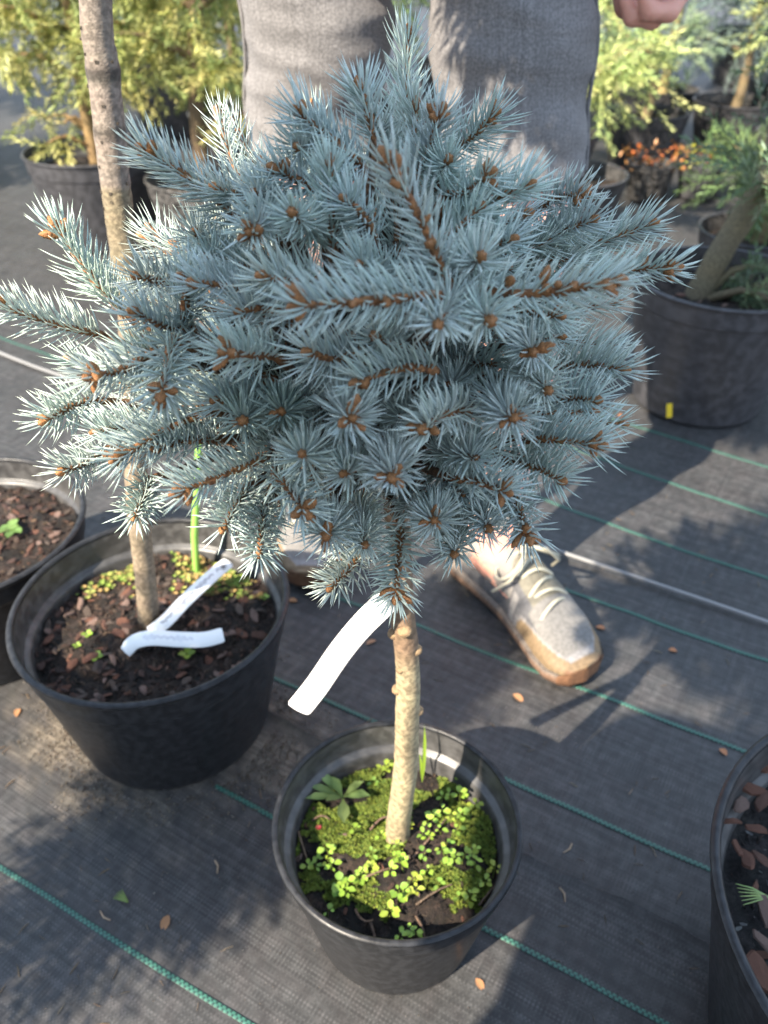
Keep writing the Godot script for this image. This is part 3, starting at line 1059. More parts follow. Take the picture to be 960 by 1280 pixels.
# ------------------------------------------------------------------ people
func shoe(person: Node3D, heel: Vector3, turn: float, mirror: float) -> void:
	var o: Vector3 = person.position
	var L := 0.31
	var T := [0.0, 0.03, 0.1, 0.25, 0.45, 0.62, 0.78, 0.88, 0.95, 0.985, 1.0]
	var W := [0.012, 0.027, 0.036, 0.037, 0.037, 0.044, 0.050, 0.047, 0.037, 0.024, 0.0005]
	var TOP := [0.060, 0.088, 0.092, 0.078, 0.105, 0.084, 0.060, 0.052, 0.044, 0.036, 0.026]
	var at := func(list: Array, t: float) -> float:
		for i in T.size() - 1:
			if t <= T[i + 1]:
				var f: float = (t - T[i]) / (T[i + 1] - T[i])
				f = f * f * (3 - 2 * f) * 0.4 + f * 0.6
				return lerpf(list[i], list[i + 1], f)
		return list[-1]
	var place := Transform3D(Basis(Vector3.UP, turn), heel - o)
	var root := Node3D.new()
	root.name = "shoe"
	person.add_child(root, true)
	root.transform = place
	var bend := func(t: float) -> float: return 0.010 * mirror * sin(t * PI * 1.1) - 0.010 * mirror * maxf(0, t - 0.75) * 4
	# sole
	var sb := MB.new()
	var rows := []
	var n := 120
	for i in n + 1:
		var t := i / float(n)
		t = 0.5 - 0.5 * cos(t * PI)
		var w: float = at.call(W, t) + 0.004
		if i == 0 or i == n: w = 0.0
		var spring := 0.014 * pow(maxf(0, t - 0.72) / 0.28, 2) + 0.008 * pow(maxf(0, 0.14 - t) / 0.14, 2)
		var th := lerpf(0.028, 0.019, t)
		var row := []
		for p in [[0.0, 0.0], [0.7, 0.0], [0.93, 0.003], [1.0, 0.010], [1.03, 0.016], [0.99, 0.022], [1.0, 1.0], [0.9, 1.02], [0.0, 1.02], [-0.9, 1.02], [-1.0, 1.0], [-0.99, 0.022], [-1.03, 0.016], [-1.0, 0.010], [-0.93, 0.003], [-0.7, 0.0], [0.0, 0.0]]:
			var y: float = p[1] if p[1] < 0.5 else p[1] * th
			row.append(Vector3(p[0] * w + bend.call(t), y + spring + 0.001, t * L))
		rows.append(row)
	sb.sheet(rows, func(i, j):
		var t: float = (rows[i][j] as Vector3).z / L
		var c := Color(0.40, 0.24, 0.16) if j in [3, 4, 12, 13, 2, 14] else Color(0.38, 0.32, 0.27)
		if t > 0.95: c = Color(0.38, 0.19, 0.10)
		return c)
	put("sole", sb.mesh(), M.shoe, root)
	# upper
	var ub := MB.new()
	rows = []
	var info := []
	for i in n + 1:
		var t := i / float(n)
		var w: float = at.call(W, t)
		var top: float = at.call(TOP, t)
		var spring := 0.012 * pow(maxf(0, t - 0.72) / 0.28, 2)
		var y0 := lerpf(0.030, 0.024, t) + spring
		top = maxf(top, y0 + 0.004) + spring * 0.5
		var row := []
		var open := t > 0.02 and t < 0.40
		for j in 49:
			var f := j / 48.0
			var p := Vector3(0, 0, t * L)
			if open:
				var rim_y := lerpf(0.094, 0.074, smoothstep(0.04, 0.22, t)) if t < 0.26 else lerpf(0.074, 0.092, smoothstep(0.26, 0.40, t))
				var e := minf(f, 1 - f) * 2.0
				var sx := 1.0 if f < 0.5 else -1.0
				if e < 0.6:
					var g := e / 0.6
					p.x = sx * w * (1.0 - 0.30 * g * g)
					p.y = lerpf(y0, rim_y, g)
				else:
					var g := (e - 0.6) / 0.4
					p.x = sx * w * lerpf(0.66, 0.0, g)
					p.y = lerpf(rim_y - 0.004, 0.045, sqrt(g))
			else:
				var a := f * PI
				p.x = w * signf(cos(a)) * pow(absf(cos(a)), 0.72)
				p.y = y0 + (top - y0) * pow(sin(a), 0.85)
			p.x += bend.call(t)
			row.append(p)
		rows.append(row)
	ub.sheet(rows, func(i, j):
		var t: float = i / float(n)
		var e: float = minf(j, 48 - j) / 24.0
		var c := Color(0.19, 0.19, 0.20)
		if t < 0.40 and e > 0.56:
			c = Color(0.50, 0.36, 0.27) if e < 0.68 else Color(0.16, 0.15, 0.15)
		elif t < 0.16:
			c = Color(0.50, 0.40, 0.33)
		elif t > 0.42 and e > 0.62 and t < 0.80:
			c = Color(0.30, 0.275, 0.21)
		var edge := 0.74 - 0.30 * maxf(0, 0.55 - e) * -1.0
		edge = 0.60 + 0.34 * smoothstep(0.10, 0.75, e)
		if t > edge: c = Color(0.40, 0.28, 0.16)
		if absf(t - edge) < 0.016 or (absf(t - 0.56) < 0.02 and e < 0.45): c = Color(0.48, 0.46, 0.45)
		if t < edge - 0.016 and t > 0.66 and e > 0.45: c = Color(0.34, 0.325, 0.30)
		if t > 0.965 and e < 0.4: c = Color(0.38, 0.20, 0.11)
		return c)
	ub.smooth_normals()
	put("upper", ub.mesh(), M.shoe, root)
	# tongue
	var tb := MB.new()
	var tr := []
	for i in 9:
		var t := i / 8.0
		var row := []
		for j in 9:
			var s := (j - 4) / 4.0
			row.append(Vector3(s * lerpf(0.026, 0.030, t) + bend.call(0.5), lerpf(0.092, 0.128, t) - s * s * 0.014, lerpf(0.50, 0.335, t) * L))
		tr.append(row)
	tb.sheet(tr, func(_i, _j): return Color(0.36, 0.32, 0.27))
	put("tongue", tb.mesh(), M.shoe, root)
	# laces
	var lb := MB.new()
	for k in 6:
		var t := 0.44 + k * 0.052
		var w: float = at.call(W, t) * 0.62
		var y: float = at.call(TOP, t) + 0.001
		var pts := []
		for j in 9:
			var s := (j - 4) / 4.0
			pts.append(Vector3(s * w + bend.call(t), y + 0.004 - s * s * 0.016, (t + 0.02 * s * (1 if k % 2 == 0 else -1)) * L))
		lb.tube(pts, [0.0028, 0.0028, 0.0028, 0.0028, 0.0028, 0.0028, 0.0028, 0.0028, 0.0028], 6, Color.WHITE)
	for s in [-1.0, 1.0]:
		var c0 := Vector3(bend.call(0.42), 0.118, 0.425 * L)
		var pts := []
		for j in 15:
			var a := TAU * j / 14.0
			pts.append(c0 + Vector3(s * (0.026 - 0.026 * cos(a)), 0.010 * sin(a) - 0.014 * (1 - cos(a)), 0.020 * sin(a) + 0.010 * (1 - cos(a))))
		var rr := []
		for j in 15: rr.append(0.0024)
		lb.tube(pts, rr, 6, Color.WHITE)
		lb.tube([c0, c0 + Vector3(s * 0.02, 0.004, 0.03), c0 + Vector3(s * 0.043, -0.022, 0.035), c0 + Vector3(s * 0.055, -0.055, 0.012)], [0.0024, 0.0024, 0.0023, 0.0022], 6, Color.WHITE)
	put("lace", lb.mesh(), M.lace, root)

func hand_bones(wrist: Vector3, palm_dir: Vector3, finger_curl: Vector3, across: Vector3, curl: float) -> Array:
	# palm_dir: from wrist to knuckles; finger_curl: the way the palm faces; across: from little finger to index
	var b := []
	var mid := wrist + palm_dir * 0.088
	for k in 4:
		var off := across * (-0.030 + 0.020 * k)
		var kn: Vector3 = mid + off + palm_dir * [-0.010, -0.002, 0.002, -0.002][k]
		b.append([wrist + off * 0.55 + palm_dir * 0.012, kn, 0.013, 0.0105])
		var ln: float = [0.066, 0.082, 0.088, 0.079][k]
		var a := curl * (0.55 + 0.06 * (3 - k))
		var p := kn
		for s in 3:
			var d := palm_dir * cos(a) + finger_curl * sin(a)
			var q: Vector3 = p + d * ln * [0.46, 0.30, 0.24][s]
			b.append([p, q, [0.0098, 0.0088, 0.0080][s], [0.0088, 0.0080, 0.0066][s]])
			p = q
			a += curl * [0.95, 0.75, 0.5][s]
	b.append([wrist, wrist + palm_dir * 0.03, 0.021, 0.019])
	var th := wrist + palm_dir * 0.028 + across * 0.026 + finger_curl * 0.008
	var t1 := th + (palm_dir * 0.5 + across * 0.55 + finger_curl * 0.45).normalized() * 0.036
	var t2 := t1 + (palm_dir * 0.8 + across * 0.12 + finger_curl * 0.5).normalized() * 0.030
	var t3 := t2 + (palm_dir * 0.85 - across * 0.15 + finger_curl * 0.5).normalized() * 0.024
	b.append([wrist + palm_dir * 0.012 + across * 0.012, th, 0.017, 0.015])
	b.append([th, t1, 0.0145, 0.0115])
	b.append([t1, t2, 0.0112, 0.0098])
	b.append([t2, t3, 0.0098, 0.0074])
	return b

func head(person: Node3D, skin_mb: MB, c: Vector3, face: Vector3) -> void:
	var o: Vector3 = person.position
	var f := face.normalized()
	var r := f.cross(Vector3.UP).normalized()
	var u := r.cross(f).normalized()
	var P := func(x: float, y: float, z: float) -> Vector3: return c + r * x + u * y + f * z - o
	var b := [
		[P.call(0, 0.045, -0.02), P.call(0, 0.035, 0.015), 0.080, 0.076], [P.call(0, -0.02, 0.025), P.call(0, -0.085, 0.062), 0.060, 0.030],
		[P.call(-0.03, -0.055, 0.03), P.call(0.03, -0.055, 0.03), 0.042, 0.042], [P.call(0, 0.015, 0.088), P.call(0, -0.028, 0.108), 0.009, 0.014],
		[P.call(-0.05, 0.022, 0.072), P.call(0.05, 0.022, 0.072), 0.014, 0.014], [P.call(-0.018, -0.058, 0.082), P.call(0.018, -0.058, 0.082), 0.011, 0.011],
		[P.call(-0.082, 0.012, -0.01), P.call(-0.080, -0.030, 0.0), 0.015, 0.010], [P.call(0.082, 0.012, -0.01), P.call(0.080, -0.030, 0.0), 0.015, 0.010],
		[P.call(0, -0.08, -0.02), P.call(0, -0.17, -0.04), 0.055, 0.060]]
	body_mesh(skin_mb, b, 0.006, 160.0, Color.WHITE)
	var hb := MB.new()
	body_mesh(hb, [[P.call(0, 0.062, -0.03), P.call(0, 0.062, 0.02), 0.083, 0.076], [P.call(-0.035, 0.02, -0.05), P.call(0.035, 0.02, -0.05), 0.062, 0.062], [P.call(-0.03, 0.10, 0.045), P.call(0.03, 0.10, 0.045), 0.030, 0.030]], 0.008, 90.0, Color.WHITE, 0.012, Vector3(9000, 3000, 9000))
	put("hair", hb.mesh(), M.hair, person)
	for s in [-1.0, 1.0]:
		var e := SphereMesh.new()
		e.radius = 0.0118
		e.height = 0.0236
		put("eye", e, M.eye, person, Transform3D(Basis(), P.call(s * 0.031, 0.006, 0.078)))
	var lp := MB.new()
	body_mesh(lp, [[P.call(-0.022, -0.062, 0.088), P.call(0.022, -0.062, 0.088), 0.0055, 0.0055]], 0.003, 300.0, Color.WHITE)
	put("mouth", lp.mesh(), M.lips, person)

func build_person() -> void:
	var at := Vector3(0.03, 0, -1.05)
	var t := thing("person", "person in grey denim shorts and pale trainers standing behind the blue spruce", "person", at)
	var la := Vector3(0.160, 0.09, -0.955) - at
	var ra := Vector3(-0.112, 0.09, -1.185) - at
	var lk := Vector3(0.160, 0.50, -0.975) - at
	var rk := Vector3(-0.090, 0.50, -1.120) - at
	var lh := Vector3(0.126, 0.90, -1.095) - at
	var rh := Vector3(-0.060, 0.90, -1.115) - at
	var chest := Vector3(0.03, 1.30, -1.13) - at
	var ls := Vector3(0.215, 1.40, -1.13) - at
	var rs := Vector3(-0.155, 1.40, -1.13) - at
	var le := Vector3(0.285, 1.12, -1.145) - at
	var lw := Vector3(0.318, 0.866, -1.065) - at
	var re := Vector3(-0.235, 1.13, -1.12) - at
	var rw := Vector3(-0.10, 1.12, -0.94) - at
	var skin := MB.new()
	body_mesh(skin, [[lh, lk, 0.078, 0.056], [lk, lk.lerp(la, 0.35) + Vector3(0, 0, -0.012), 0.052, 0.054], [lk.lerp(la, 0.35) + Vector3(0, 0, -0.012), la, 0.054, 0.036], [rh, rk, 0.078, 0.056], [rk, rk.lerp(ra, 0.35) + Vector3(0, 0, -0.012), 0.052, 0.054], [rk.lerp(ra, 0.35) + Vector3(0, 0, -0.012), ra, 0.054, 0.036],
		[la, la + Vector3(0.05, -0.045, 0.09), 0.034, 0.026], [ra, ra + Vector3(0.0, -0.045, 0.1), 0.034, 0.026],
		[lh, rh, 0.10, 0.10], [lh.lerp(rh, 0.5), chest, 0.11, 0.13], [chest, chest + Vector3(0, 0.16, -0.01), 0.10, 0.055], [ls, rs, 0.055, 0.055], [ls, le, 0.046, 0.038], [le, lw, 0.038, 0.026], [rs, re, 0.046, 0.038], [re, rw, 0.038, 0.026]], 0.014, 60.0, Color.WHITE)
	# the hand that hangs at the side, half closed
	body_mesh(skin, hand_bones(lw, Vector3(-0.10, -0.96, 0.20).normalized(), Vector3(-0.93, 0.05, 0.36).normalized(), Vector3(0.38, 0.14, 0.91).normalized(), 1.05), 0.0038, 330.0, Color.WHITE)
	body_mesh(skin, hand_bones(rw, Vector3(0.75, 0.05, 0.65).normalized(), Vector3(0.2, -0.9, 0.2).normalized(), Vector3(-0.5, 0.2, 0.8).normalized(), 0.7), 0.0045, 300.0, Color.WHITE)
	head(t, skin, Vector3(0.03, 1.63, -1.11), Vector3(-0.1, -0.35, 1.0))
	put("body", skin.mesh(), M.skin, t)
	var sh := MB.new()
	body_mesh(sh, [[rh + Vector3(0.01, 0.03, 0.0), lh + Vector3(-0.01, 0.03, 0), 0.108, 0.108], [lh + Vector3(0.012, -0.02, 0), lk + Vector3(-0.010, 0.02, 0.004), 0.093, 0.080], [rh + Vector3(-0.010, -0.02, 0), rk + Vector3(0.004, 0.02, 0.0), 0.093, 0.082], [rh + Vector3(0.02, 0.1, 0), lh + Vector3(-0.02, 0.1, 0), 0.105, 0.105]], 0.0085, 75.0, Color.WHITE, 0.017, Vector3(330, 1150, 330), 0.595)
	var shorts := put("shorts", sh.mesh(), M.denim, t)
	# side seams and hems, felt along the cloth's own surface
	for sd in [-1.0, 1.0]:
		var pts := []
		var rr := []
		for i in 26:
			var y := lerpf(0.605, 0.93, i / 25.0)
			var best := Vector3.ZERO
			var most := -1e9
			for p in sh.v:
				if absf(p.y - y) < 0.007:
					var far: float = p.x * sd + p.z * 0.35
					if far > most:
						most = far
						best = p
			pts.append(best + Vector3(sd * 0.0005, 0, 0.0004))
			rr.append(0.0022)
		for k in 2:
			for i in range(1, 25):
				pts[i] = ((pts[i - 1] as Vector3) + pts[i] + pts[i + 1]) / 3.0
		var sm := MB.new()
		sm.tube(pts, rr, 8, Color.WHITE)
		put("seam", sm.mesh(), M.denim, shorts)
	var ti := MB.new()
	body_mesh(ti, [[lh + Vector3(-0.03, 0.10, 0), rh + Vector3(0.03, 0.10, 0), 0.118, 0.118], [lh.lerp(rh, 0.5) + Vector3(0, 0.12, 0), chest, 0.125, 0.142], [chest, chest + Vector3(0, 0.1, -0.01), 0.125, 0.09], [ls, rs, 0.066, 0.066], [ls, ls.lerp(le, 0.65), 0.060, 0.056], [rs, rs.lerp(re, 0.65), 0.060, 0.056]], 0.016, 60.0, Color.WHITE, 0.01, Vector3(300, 300, 300), 0.965)
	put("shirt", ti.mesh(), M.shirt, t)
	for a in [[la, lk, Vector3(0.52, 0, 0.85)], [ra, rk, Vector3(-0.05, 0, 1)]]:
		var so := MB.new()
		var up: Vector3 = ((a[1] as Vector3) - (a[0] as Vector3)).normalized()
		body_mesh(so, [[a[0] + up * 0.085, a[0], 0.0385, 0.0395], [a[0], a[0] + (a[2] as Vector3) * 0.085 - Vector3(0, 0.035, 0), 0.0395, 0.031], [a[0], a[0] - Vector3(0, 0.03, 0) - (a[2] as Vector3) * 0.02, 0.036, 0.034]], 0.006, 140.0, Color.WHITE, 0.003, Vector3(2000, 5000, 2000))
		put("sock", so.mesh(), M.sock, t)
	shoe(t, Vector3(0.118, 0, -1.020), 0.545, 1.0)
	shoe(t, Vector3(-0.098, 0, -1.245), -0.08, -1.0)

func build_photographer() -> void:
	var at := Vector3(-0.40, 0, 0.45)
	var t := thing("person", "person in a dark jacket crouching to take the picture", "person", at)
	var hip := Vector3(-0.505, 0.590, 0.545) - at
	var lf := Vector3(-0.555, 0.070, 0.405) - at
	var rf := Vector3(-0.315, 0.070, 0.525) - at
	var lk := Vector3(-0.605, 0.550, 0.235) - at
	var rk := Vector3(-0.265, 0.500, 0.305) - at
	var ch := Vector3(-0.445, 1.010, 0.345) - at
	var ls := Vector3(-0.575, 1.100, 0.255) - at
	var rs := Vector3(-0.305, 1.100, 0.385) - at
	var lw := Vector3(-0.115, 0.80, 0.10) - at
	var rw := Vector3(0.055, 0.78, 0.13) - at
	var le := Vector3(-0.395, 0.860, 0.125) - at
	var re := Vector3(-0.105, 0.860, 0.345) - at
	var sk := MB.new()
	body_mesh(sk, [[lk, lf, 0.055, 0.04], [rk, rf, 0.055, 0.04], [hip, lk, 0.08, 0.055], [hip, rk, 0.08, 0.055], [hip, ch, 0.11, 0.13], [ls, rs, 0.06, 0.06], [ls, le, 0.046, 0.038], [le, lw, 0.038, 0.027], [rs, re, 0.046, 0.038], [re, rw, 0.038, 0.027], [ch, ch + Vector3(0.05, 0.20, -0.08), 0.08, 0.055]], 0.018, 50.0, Color.WHITE)
	body_mesh(sk, hand_bones(lw, Vector3(0.75, 0.45, -0.2).normalized(), Vector3(0.2, 0.1, -0.97).normalized(), Vector3(0.4, 0.85, 0.1).normalized(), 0.5), 0.006, 300.0, Color.WHITE)
	body_mesh(sk, hand_bones(rw, Vector3(-0.5, 0.75, -0.3).normalized(), Vector3(-0.3, 0.1, -0.95).normalized(), Vector3(-0.6, 0.5, 0.1).normalized(), 0.5), 0.006, 300.0, Color.WHITE)
	head(t, sk, Vector3(-0.375, 1.28, 0.245), Vector3(0.65, -0.45, -0.5))
	put("body", sk.mesh(), M.skin, t)
	var jk := MB.new()
	body_mesh(jk, [[hip + Vector3(0, 0.06, 0), ch, 0.15, 0.165], [ch, ch + Vector3(0.02, 0.08, -0.03), 0.16, 0.11], [ls, rs, 0.085, 0.085], [ls, le, 0.068, 0.06], [le, le.lerp(lw, 0.85), 0.056, 0.042], [rs, re, 0.068, 0.06], [re, re.lerp(rw, 0.85), 0.056, 0.042]], 0.018, 45.0, Color.WHITE, 0.012, Vector3(300, 300, 300))
	put("jacket", jk.mesh(), M.jacket, t)
	var tr := MB.new()
	body_mesh(tr, [[hip + Vector3(-0.08, 0, 0), lk, 0.115, 0.075], [hip + Vector3(0.08, 0, 0), rk, 0.115, 0.075], [lk, lk.lerp(lf, 0.85), 0.072, 0.055], [rk, rk.lerp(rf, 0.85), 0.072, 0.055], [hip + Vector3(-0.09, 0.02, 0), hip + Vector3(0.09, 0.02, 0), 0.13, 0.13]], 0.018, 50.0, Color.WHITE, 0.012, Vector3(300, 500, 300))
	put("trousers", tr.mesh(), M.denim, t)
	shoe(t, Vector3(-0.515, 0, 0.495), PI + 0.25, 1.0)
	shoe(t, Vector3(-0.30, 0, 0.615), PI - 0.3, -1.0)
	var ph := MB.new()
	var rows := []
	for i in 6:
		var row := []
		var zz: float = [0.0, 0.0, 0.0015, 0.0065, 0.008, 0.008][i]
		var k: float = [0.0, 0.96, 1.0, 1.0, 0.96, 0.0][i]
		for j in 41:
			var a := TAU * (j % 40) / 40.0
			row.append(Vector3(0.0375 * k * signf(cos(a)) * pow(absf(cos(a)), 0.25), 0.0755 * k * signf(sin(a)) * pow(absf(sin(a)), 0.25), zz))
		rows.append(row)
	ph.sheet(rows, func(_i, _j): return Color.WHITE, true)
	var pn := put("phone", ph.mesh(), M.phone_body, null, Transform3D(Basis(Vector3.RIGHT, -PITCH), EYE + Vector3(-0.014, -0.045, 0.052)))
	tag(pn, "black phone held up in both hands by the crouching person", "phone")

# ------------------------------------------------------------------ the scene
func _ready() -> void:
	rng.seed = 20240
	noise.seed = 4
	noise.noise_type = FastNoiseLite.TYPE_SIMPLEX_SMOOTH
	noise.frequency = 0.01
	noise.fractal_type = FastNoiseLite.FRACTAL_FBM
	noise.fractal_octaves = 3
	# camera
	var cam := Camera3D.new()
	cam.name = "camera"
	add_child(cam)
	var lens := CameraAttributesPhysical.new()
	lens.frustum_focal_length = 12.0 / (640.0 / FOCAL)
	lens.exposure_aperture = lens.frustum_focal_length / 3.1
	lens.frustum_focus_distance = 0.46
	lens.frustum_near = 0.02
	lens.frustum_far = 200.0
	cam.attributes = lens
	cam.fov = rad_to_deg(2 * atan(640.0 / FOCAL))
	cam.near = 0.02
	cam.far = 200
	cam.position = EYE
	cam.rotation.x = -PITCH
	cam.current = true
	# sky and sun
	var sky := ProceduralSkyMaterial.new()
	sky.sky_top_color = Color(0.64, 0.73, 0.85)
	sky.sky_horizon_color = Color(0.90, 0.93, 0.96)
	sky.sky_curve = 0.18
	sky.ground_bottom_color = Color(0.20, 0.19, 0.18)
	sky.ground_horizon_color = Color(0.45, 0.45, 0.44)
	sky.sun_angle_max = 20.0
	var env := Environment.new()
	env.background_mode = Environment.BG_SKY
	env.sky = Sky.new()
	env.sky.sky_material = sky
	env.background_energy_multiplier = 0.88
	env.tonemap_mode = Environment.TONE_MAPPER_LINEAR
	env.tonemap_exposure = 3.25
	env.sdfgi_enabled = true
	env.ssao_enabled = true
	env.ssil_enabled = true
	var we := WorldEnvironment.new()
	we.name = "world_environment"
	we.environment = env
	add_child(we)
	var sun := DirectionalLight3D.new()
	sun.name = "sun"
	sun.light_energy = 1.6
	sun.light_color = Color(1.0, 0.945, 0.865)
	sun.light_angular_distance = 0.55
	sun.shadow_enabled = true
	add_child(sun)
	var towards := Vector3(SUN_FLAT.x * cos(SUN_HIGH), -sin(SUN_HIGH), SUN_FLAT.y * cos(SUN_HIGH))
	sun.look_at_from_position(Vector3(0, 5, 0), Vector3(0, 5, 0) + towards)

	make_materials()
	build_ground()
	print("ground ", Time.get_ticks_msec())
	chips = chip_meshes()
	for c in [Color(0.22, 0.105, 0.070), Color(0.12, 0.062, 0.046), Color(0.30, 0.13, 0.08), Color(0.075, 0.046, 0.036), Color(0.38, 0.25, 0.20), Color(0.17, 0.125, 0.10)]:
		var m: StandardMaterial3D = M.bark_chip.duplicate()
		m.vertex_color_use_as_albedo = false
		m.albedo_color = (c as Color).linear_to_srgb()
		chip_mats.append(m)
	build_spruce()
	print("spruce ", Time.get_ticks_msec())
	build_main_pot()
	build_left_pots()
	build_right_pots()
	build_person()
	print("person ", Time.get_ticks_msec())
	build_photographer()
	make_sprigs()
	build_small_things()
	build_background()
	build_shade_trees()
	print("done ", Time.get_ticks_msec())

const SOIL_DARK := [Color(0.022, 0.016, 0.013), Color(0.075, 0.050, 0.036)]

func build_main_pot() -> void:
	var c := Vector3(0.012, 0, -0.443)
	var top := 0.128
	var p := make_pot("black plastic pot full of moss and seedlings holding the blue spruce", c, 0.1155, 0.083, 0.170, top, M.pot_plastic, 0.032, SOIL_DARK, "", 1)
	var sr := 0.0985
	crumbs(p, 700, sr, top, 1, [Color(0.06, 0.04, 0.03), Color(0.12, 0.08, 0.05), Color(0.03, 0.02, 0.016)], 0.003, 0.008)
	scatter_chips(p, 40, sr, top, 1, 0.006, 0.014)
	var H := func(pt: Vector3) -> float: return top + soil_height(1, pt.x - c.x, pt.z - c.z, sr)
	# moss
	var mm := MB.new()
	for k in 7:
		var a := TAU * k / 7.0
		var d := Vector3(cos(a) * 0.55, 1, sin(a) * 0.55).normalized()
		mm.leaf(Vector3.ZERO, d, (Vector3(cos(a), 0.1, sin(a)) * -1 + Vector3.UP * 0.3).normalized(), 1.0, 0.22, Color.WHITE, 0.0, 0.1)
	var pl := []
	var cl := []
	var tries := 0
	while pl.size() < 7500 and tries < 60000:
		tries += 1
		var a := rv(0, TAU)
		var r := sqrt(rng.randf()) * sr * 0.96
		var q := Vector3(c.x + cos(a) * r, 0, c.z + sin(a) * r)
		var cover := noise.get_noise_2d(q.x * 1500 + 300, q.z * 1500)
		# thick to the sides and behind the stem, thin towards the front
		var want := 0.04 - cover
		var lx := (q.x - c.x) / sr
		var lz := (q.z - c.z) / sr
		if lz > 0.45: want -= 0.25
		if lx > 0.4 and lz < 0.5: want += 0.18
		if lx < -0.2 and lz < 0.25: want += 0.14
		if want < 0.0: continue
		q.y = H.call(q) + 0.0005
		var s := rv(0.0018, 0.0042)
		pl.append(Transform3D(Basis.from_euler(Vector3(rv(-0.3, 0.3), rv(0, TAU), rv(-0.3, 0.3))).scaled_local(Vector3(s, s, s)), q))
		cl.append(jitter(Color(0.085, 0.14, 0.02).lerp(Color(0.20, 0.24, 0.035), rng.randf()), 0.3))
	var ms := many("moss", mm.mesh(), M.moss, pl, cl, null)
	ms.name = numbered("moss")
	ms.set_meta("kind", "stuff")
	tag(ms, "bright green moss cushioning the soil round the spruce stem", "moss")
	# seedlings with round leaves, where they grow in the photograph
	var spots := [[395, 1075, 1.0], [412, 1062, 1.2], [424, 1105, 1.6], [432, 1115, 1.1], [452, 1092, 0.9], [465, 1085, 0.7], [488, 1058, 0.5], [500, 1062, 0.4], [505, 1090, 1.2], [515, 1110, 1.1], [498, 1125, 1.0], [487, 1140, 1.1], [540, 1020, 0.8], [548, 1010, 0.8], [565, 1030, 0.6],
		[577, 990, 1.1], [590, 1002, 1.2], [585, 1070, 1.0], [566, 1078, 1.0], [555, 1065, 0.6], [605, 1095, 0.9], [590, 1120, 1.3], [618, 1085, 0.8], [536, 1048, 0.6], [520, 1158, 0.8], [497, 1165, 0.6], [475, 955, 1.0], [488, 950, 0.9], [468, 972, 0.7], [570, 965, 0.7], [556, 950, 0.6], [408, 1135, 0.3]]
	for i in 46:
		var o: Array = spots[rng.randi() % 26]
		var w := [o[0] + rv(-30, 30), o[1] + rv(-26, 26), rv(0.25, 0.8)]
		var g := gp(w[0], w[1], top + 0.006) - c
		if Vector2(g.x, g.z).length() < sr * 0.9: spots.append(w)
	for s in spots:
		var f := gp(s[0], s[1], top + 0.006)
		f.y = H.call(f)
		var k: float = s[2]
		var away := Vector2(f.x - 0.012, f.z + 0.446)
		var side := "right at the foot of the spruce stem" if away.length() < 0.025 else "on the spruce soil, on the side of the large glossy pot" if away.x > absf(away.y) else "on the spruce soil, on the side of the labelled pot" if -away.x > absf(away.y) else "on the spruce soil, on the side of the trainers" if away.y < 0 else "on the spruce soil, opposite the trainers"
		var t := thing("seedling", ("tiny" if k < 0.55 else "small" if k < 0.95 else "leafy") + " green seedling " + side, "plant", f, "seedlings in the spruce pot")
		var stem := MB.new()
		var lean := Vector3(rv(-0.4, 0.4), 1, rv(-0.4, 0.4)).normalized()
		var hh := rv(0.006, 0.022) * (0.6 + 0.5 * k)
		var tint := Color(0.21, 0.32, 0.035).lerp([Color(0.30, 0.33, 0.05), Color(0.12, 0.22, 0.04), Color(0.26, 0.38, 0.06)][rng.randi() % 3], rng.randf())
		stem.tube([Vector3(0, -0.002, 0), lean * hh * 0.5, lean * hh + Vector3(rv(-0.002, 0.002), 0, rv(-0.002, 0.002))], [0.0007, 0.0006, 0.0004], 5, Color(0.16, 0.20, 0.04))
		put("stem", stem.mesh(), M.leaf, t)
		var n := 2 + int(k * 4)
		for i in n:
			var lf := MB.new()
			var a := i * 2.4 + rv(-0.4, 0.4)
			var d := Vector3(cos(a), rv(-0.1, 0.45), sin(a)).normalized()
			var l := rv(0.0038, 0.0082) * (0.72 + 0.28 * k)
			var from := lean * hh * (1.0 - 0.10 * i)
			var col := jitter(tint, 0.22)
			lf.leaf(from + d * 0.002, d, Vector3.UP, l, l * rv(0.62, 0.95), col, rv(0.05, 0.22), rv(0.05, 0.35))
			put("leaf", lf.mesh(), M.leaf, t)
	# rosette weed with longer leaves
	var rf := gp(428, 985, top + 0.01)
	rf.y = H.call(rf)
	var ro := thing("weed", "grey green rosette weed with spoon shaped leaves in the spruce pot", "plant", rf)
	for l in [[388, 978, 0.4], [400, 962, 0.5], [418, 972, 0.6], [452, 975, 0.5], [460, 990, 0.9], [408, 998, 0.5], [430, 1030, 1.2], [378, 996, 0.5]]:
		var e := gp(l[0], l[1], top + 0.016)
		var d := (e - rf)
		var lf := MB.new()
		lf.leaf(Vector3(0, 0.004, 0), (d + Vector3(0, 0.006, 0)).normalized(), Vector3.UP, d.length() * 0.86, 0.0105 * (0.7 + 0.4 * l[2]), jitter(Color(0.15, 0.21, 0.07), 0.3), rv(0.05, 0.2), rv(0.15, 0.4), [0.14, 0.30, 0.85, 1.0, 0.0])
		put("leaf", lf.mesh(), M.leaf, ro)
	# grass blade by the stem
	var gf := gp(528, 968, top + 0.006)
	gf.y = H.call(gf)
	var gb := thing("grass_blade", "single curved grass blade standing close to the spruce stem", "plant", gf)
	for e in [[538, 915, 0.004], [530, 945, 0.003]]:
		var tp := pz(e[0], e[1], gf.z - 0.006) - gf
		var g := MB.new()
		g.leaf(Vector3.ZERO, (tp + Vector3(-0.003, 0, 0)).normalized(), Vector3(0.3, 0.2, 1).normalized(), tp.length(), e[2], Color(0.24, 0.36, 0.04), 0.3, 0.12)
		put("blade", g.mesh(), M.leaf, gb)
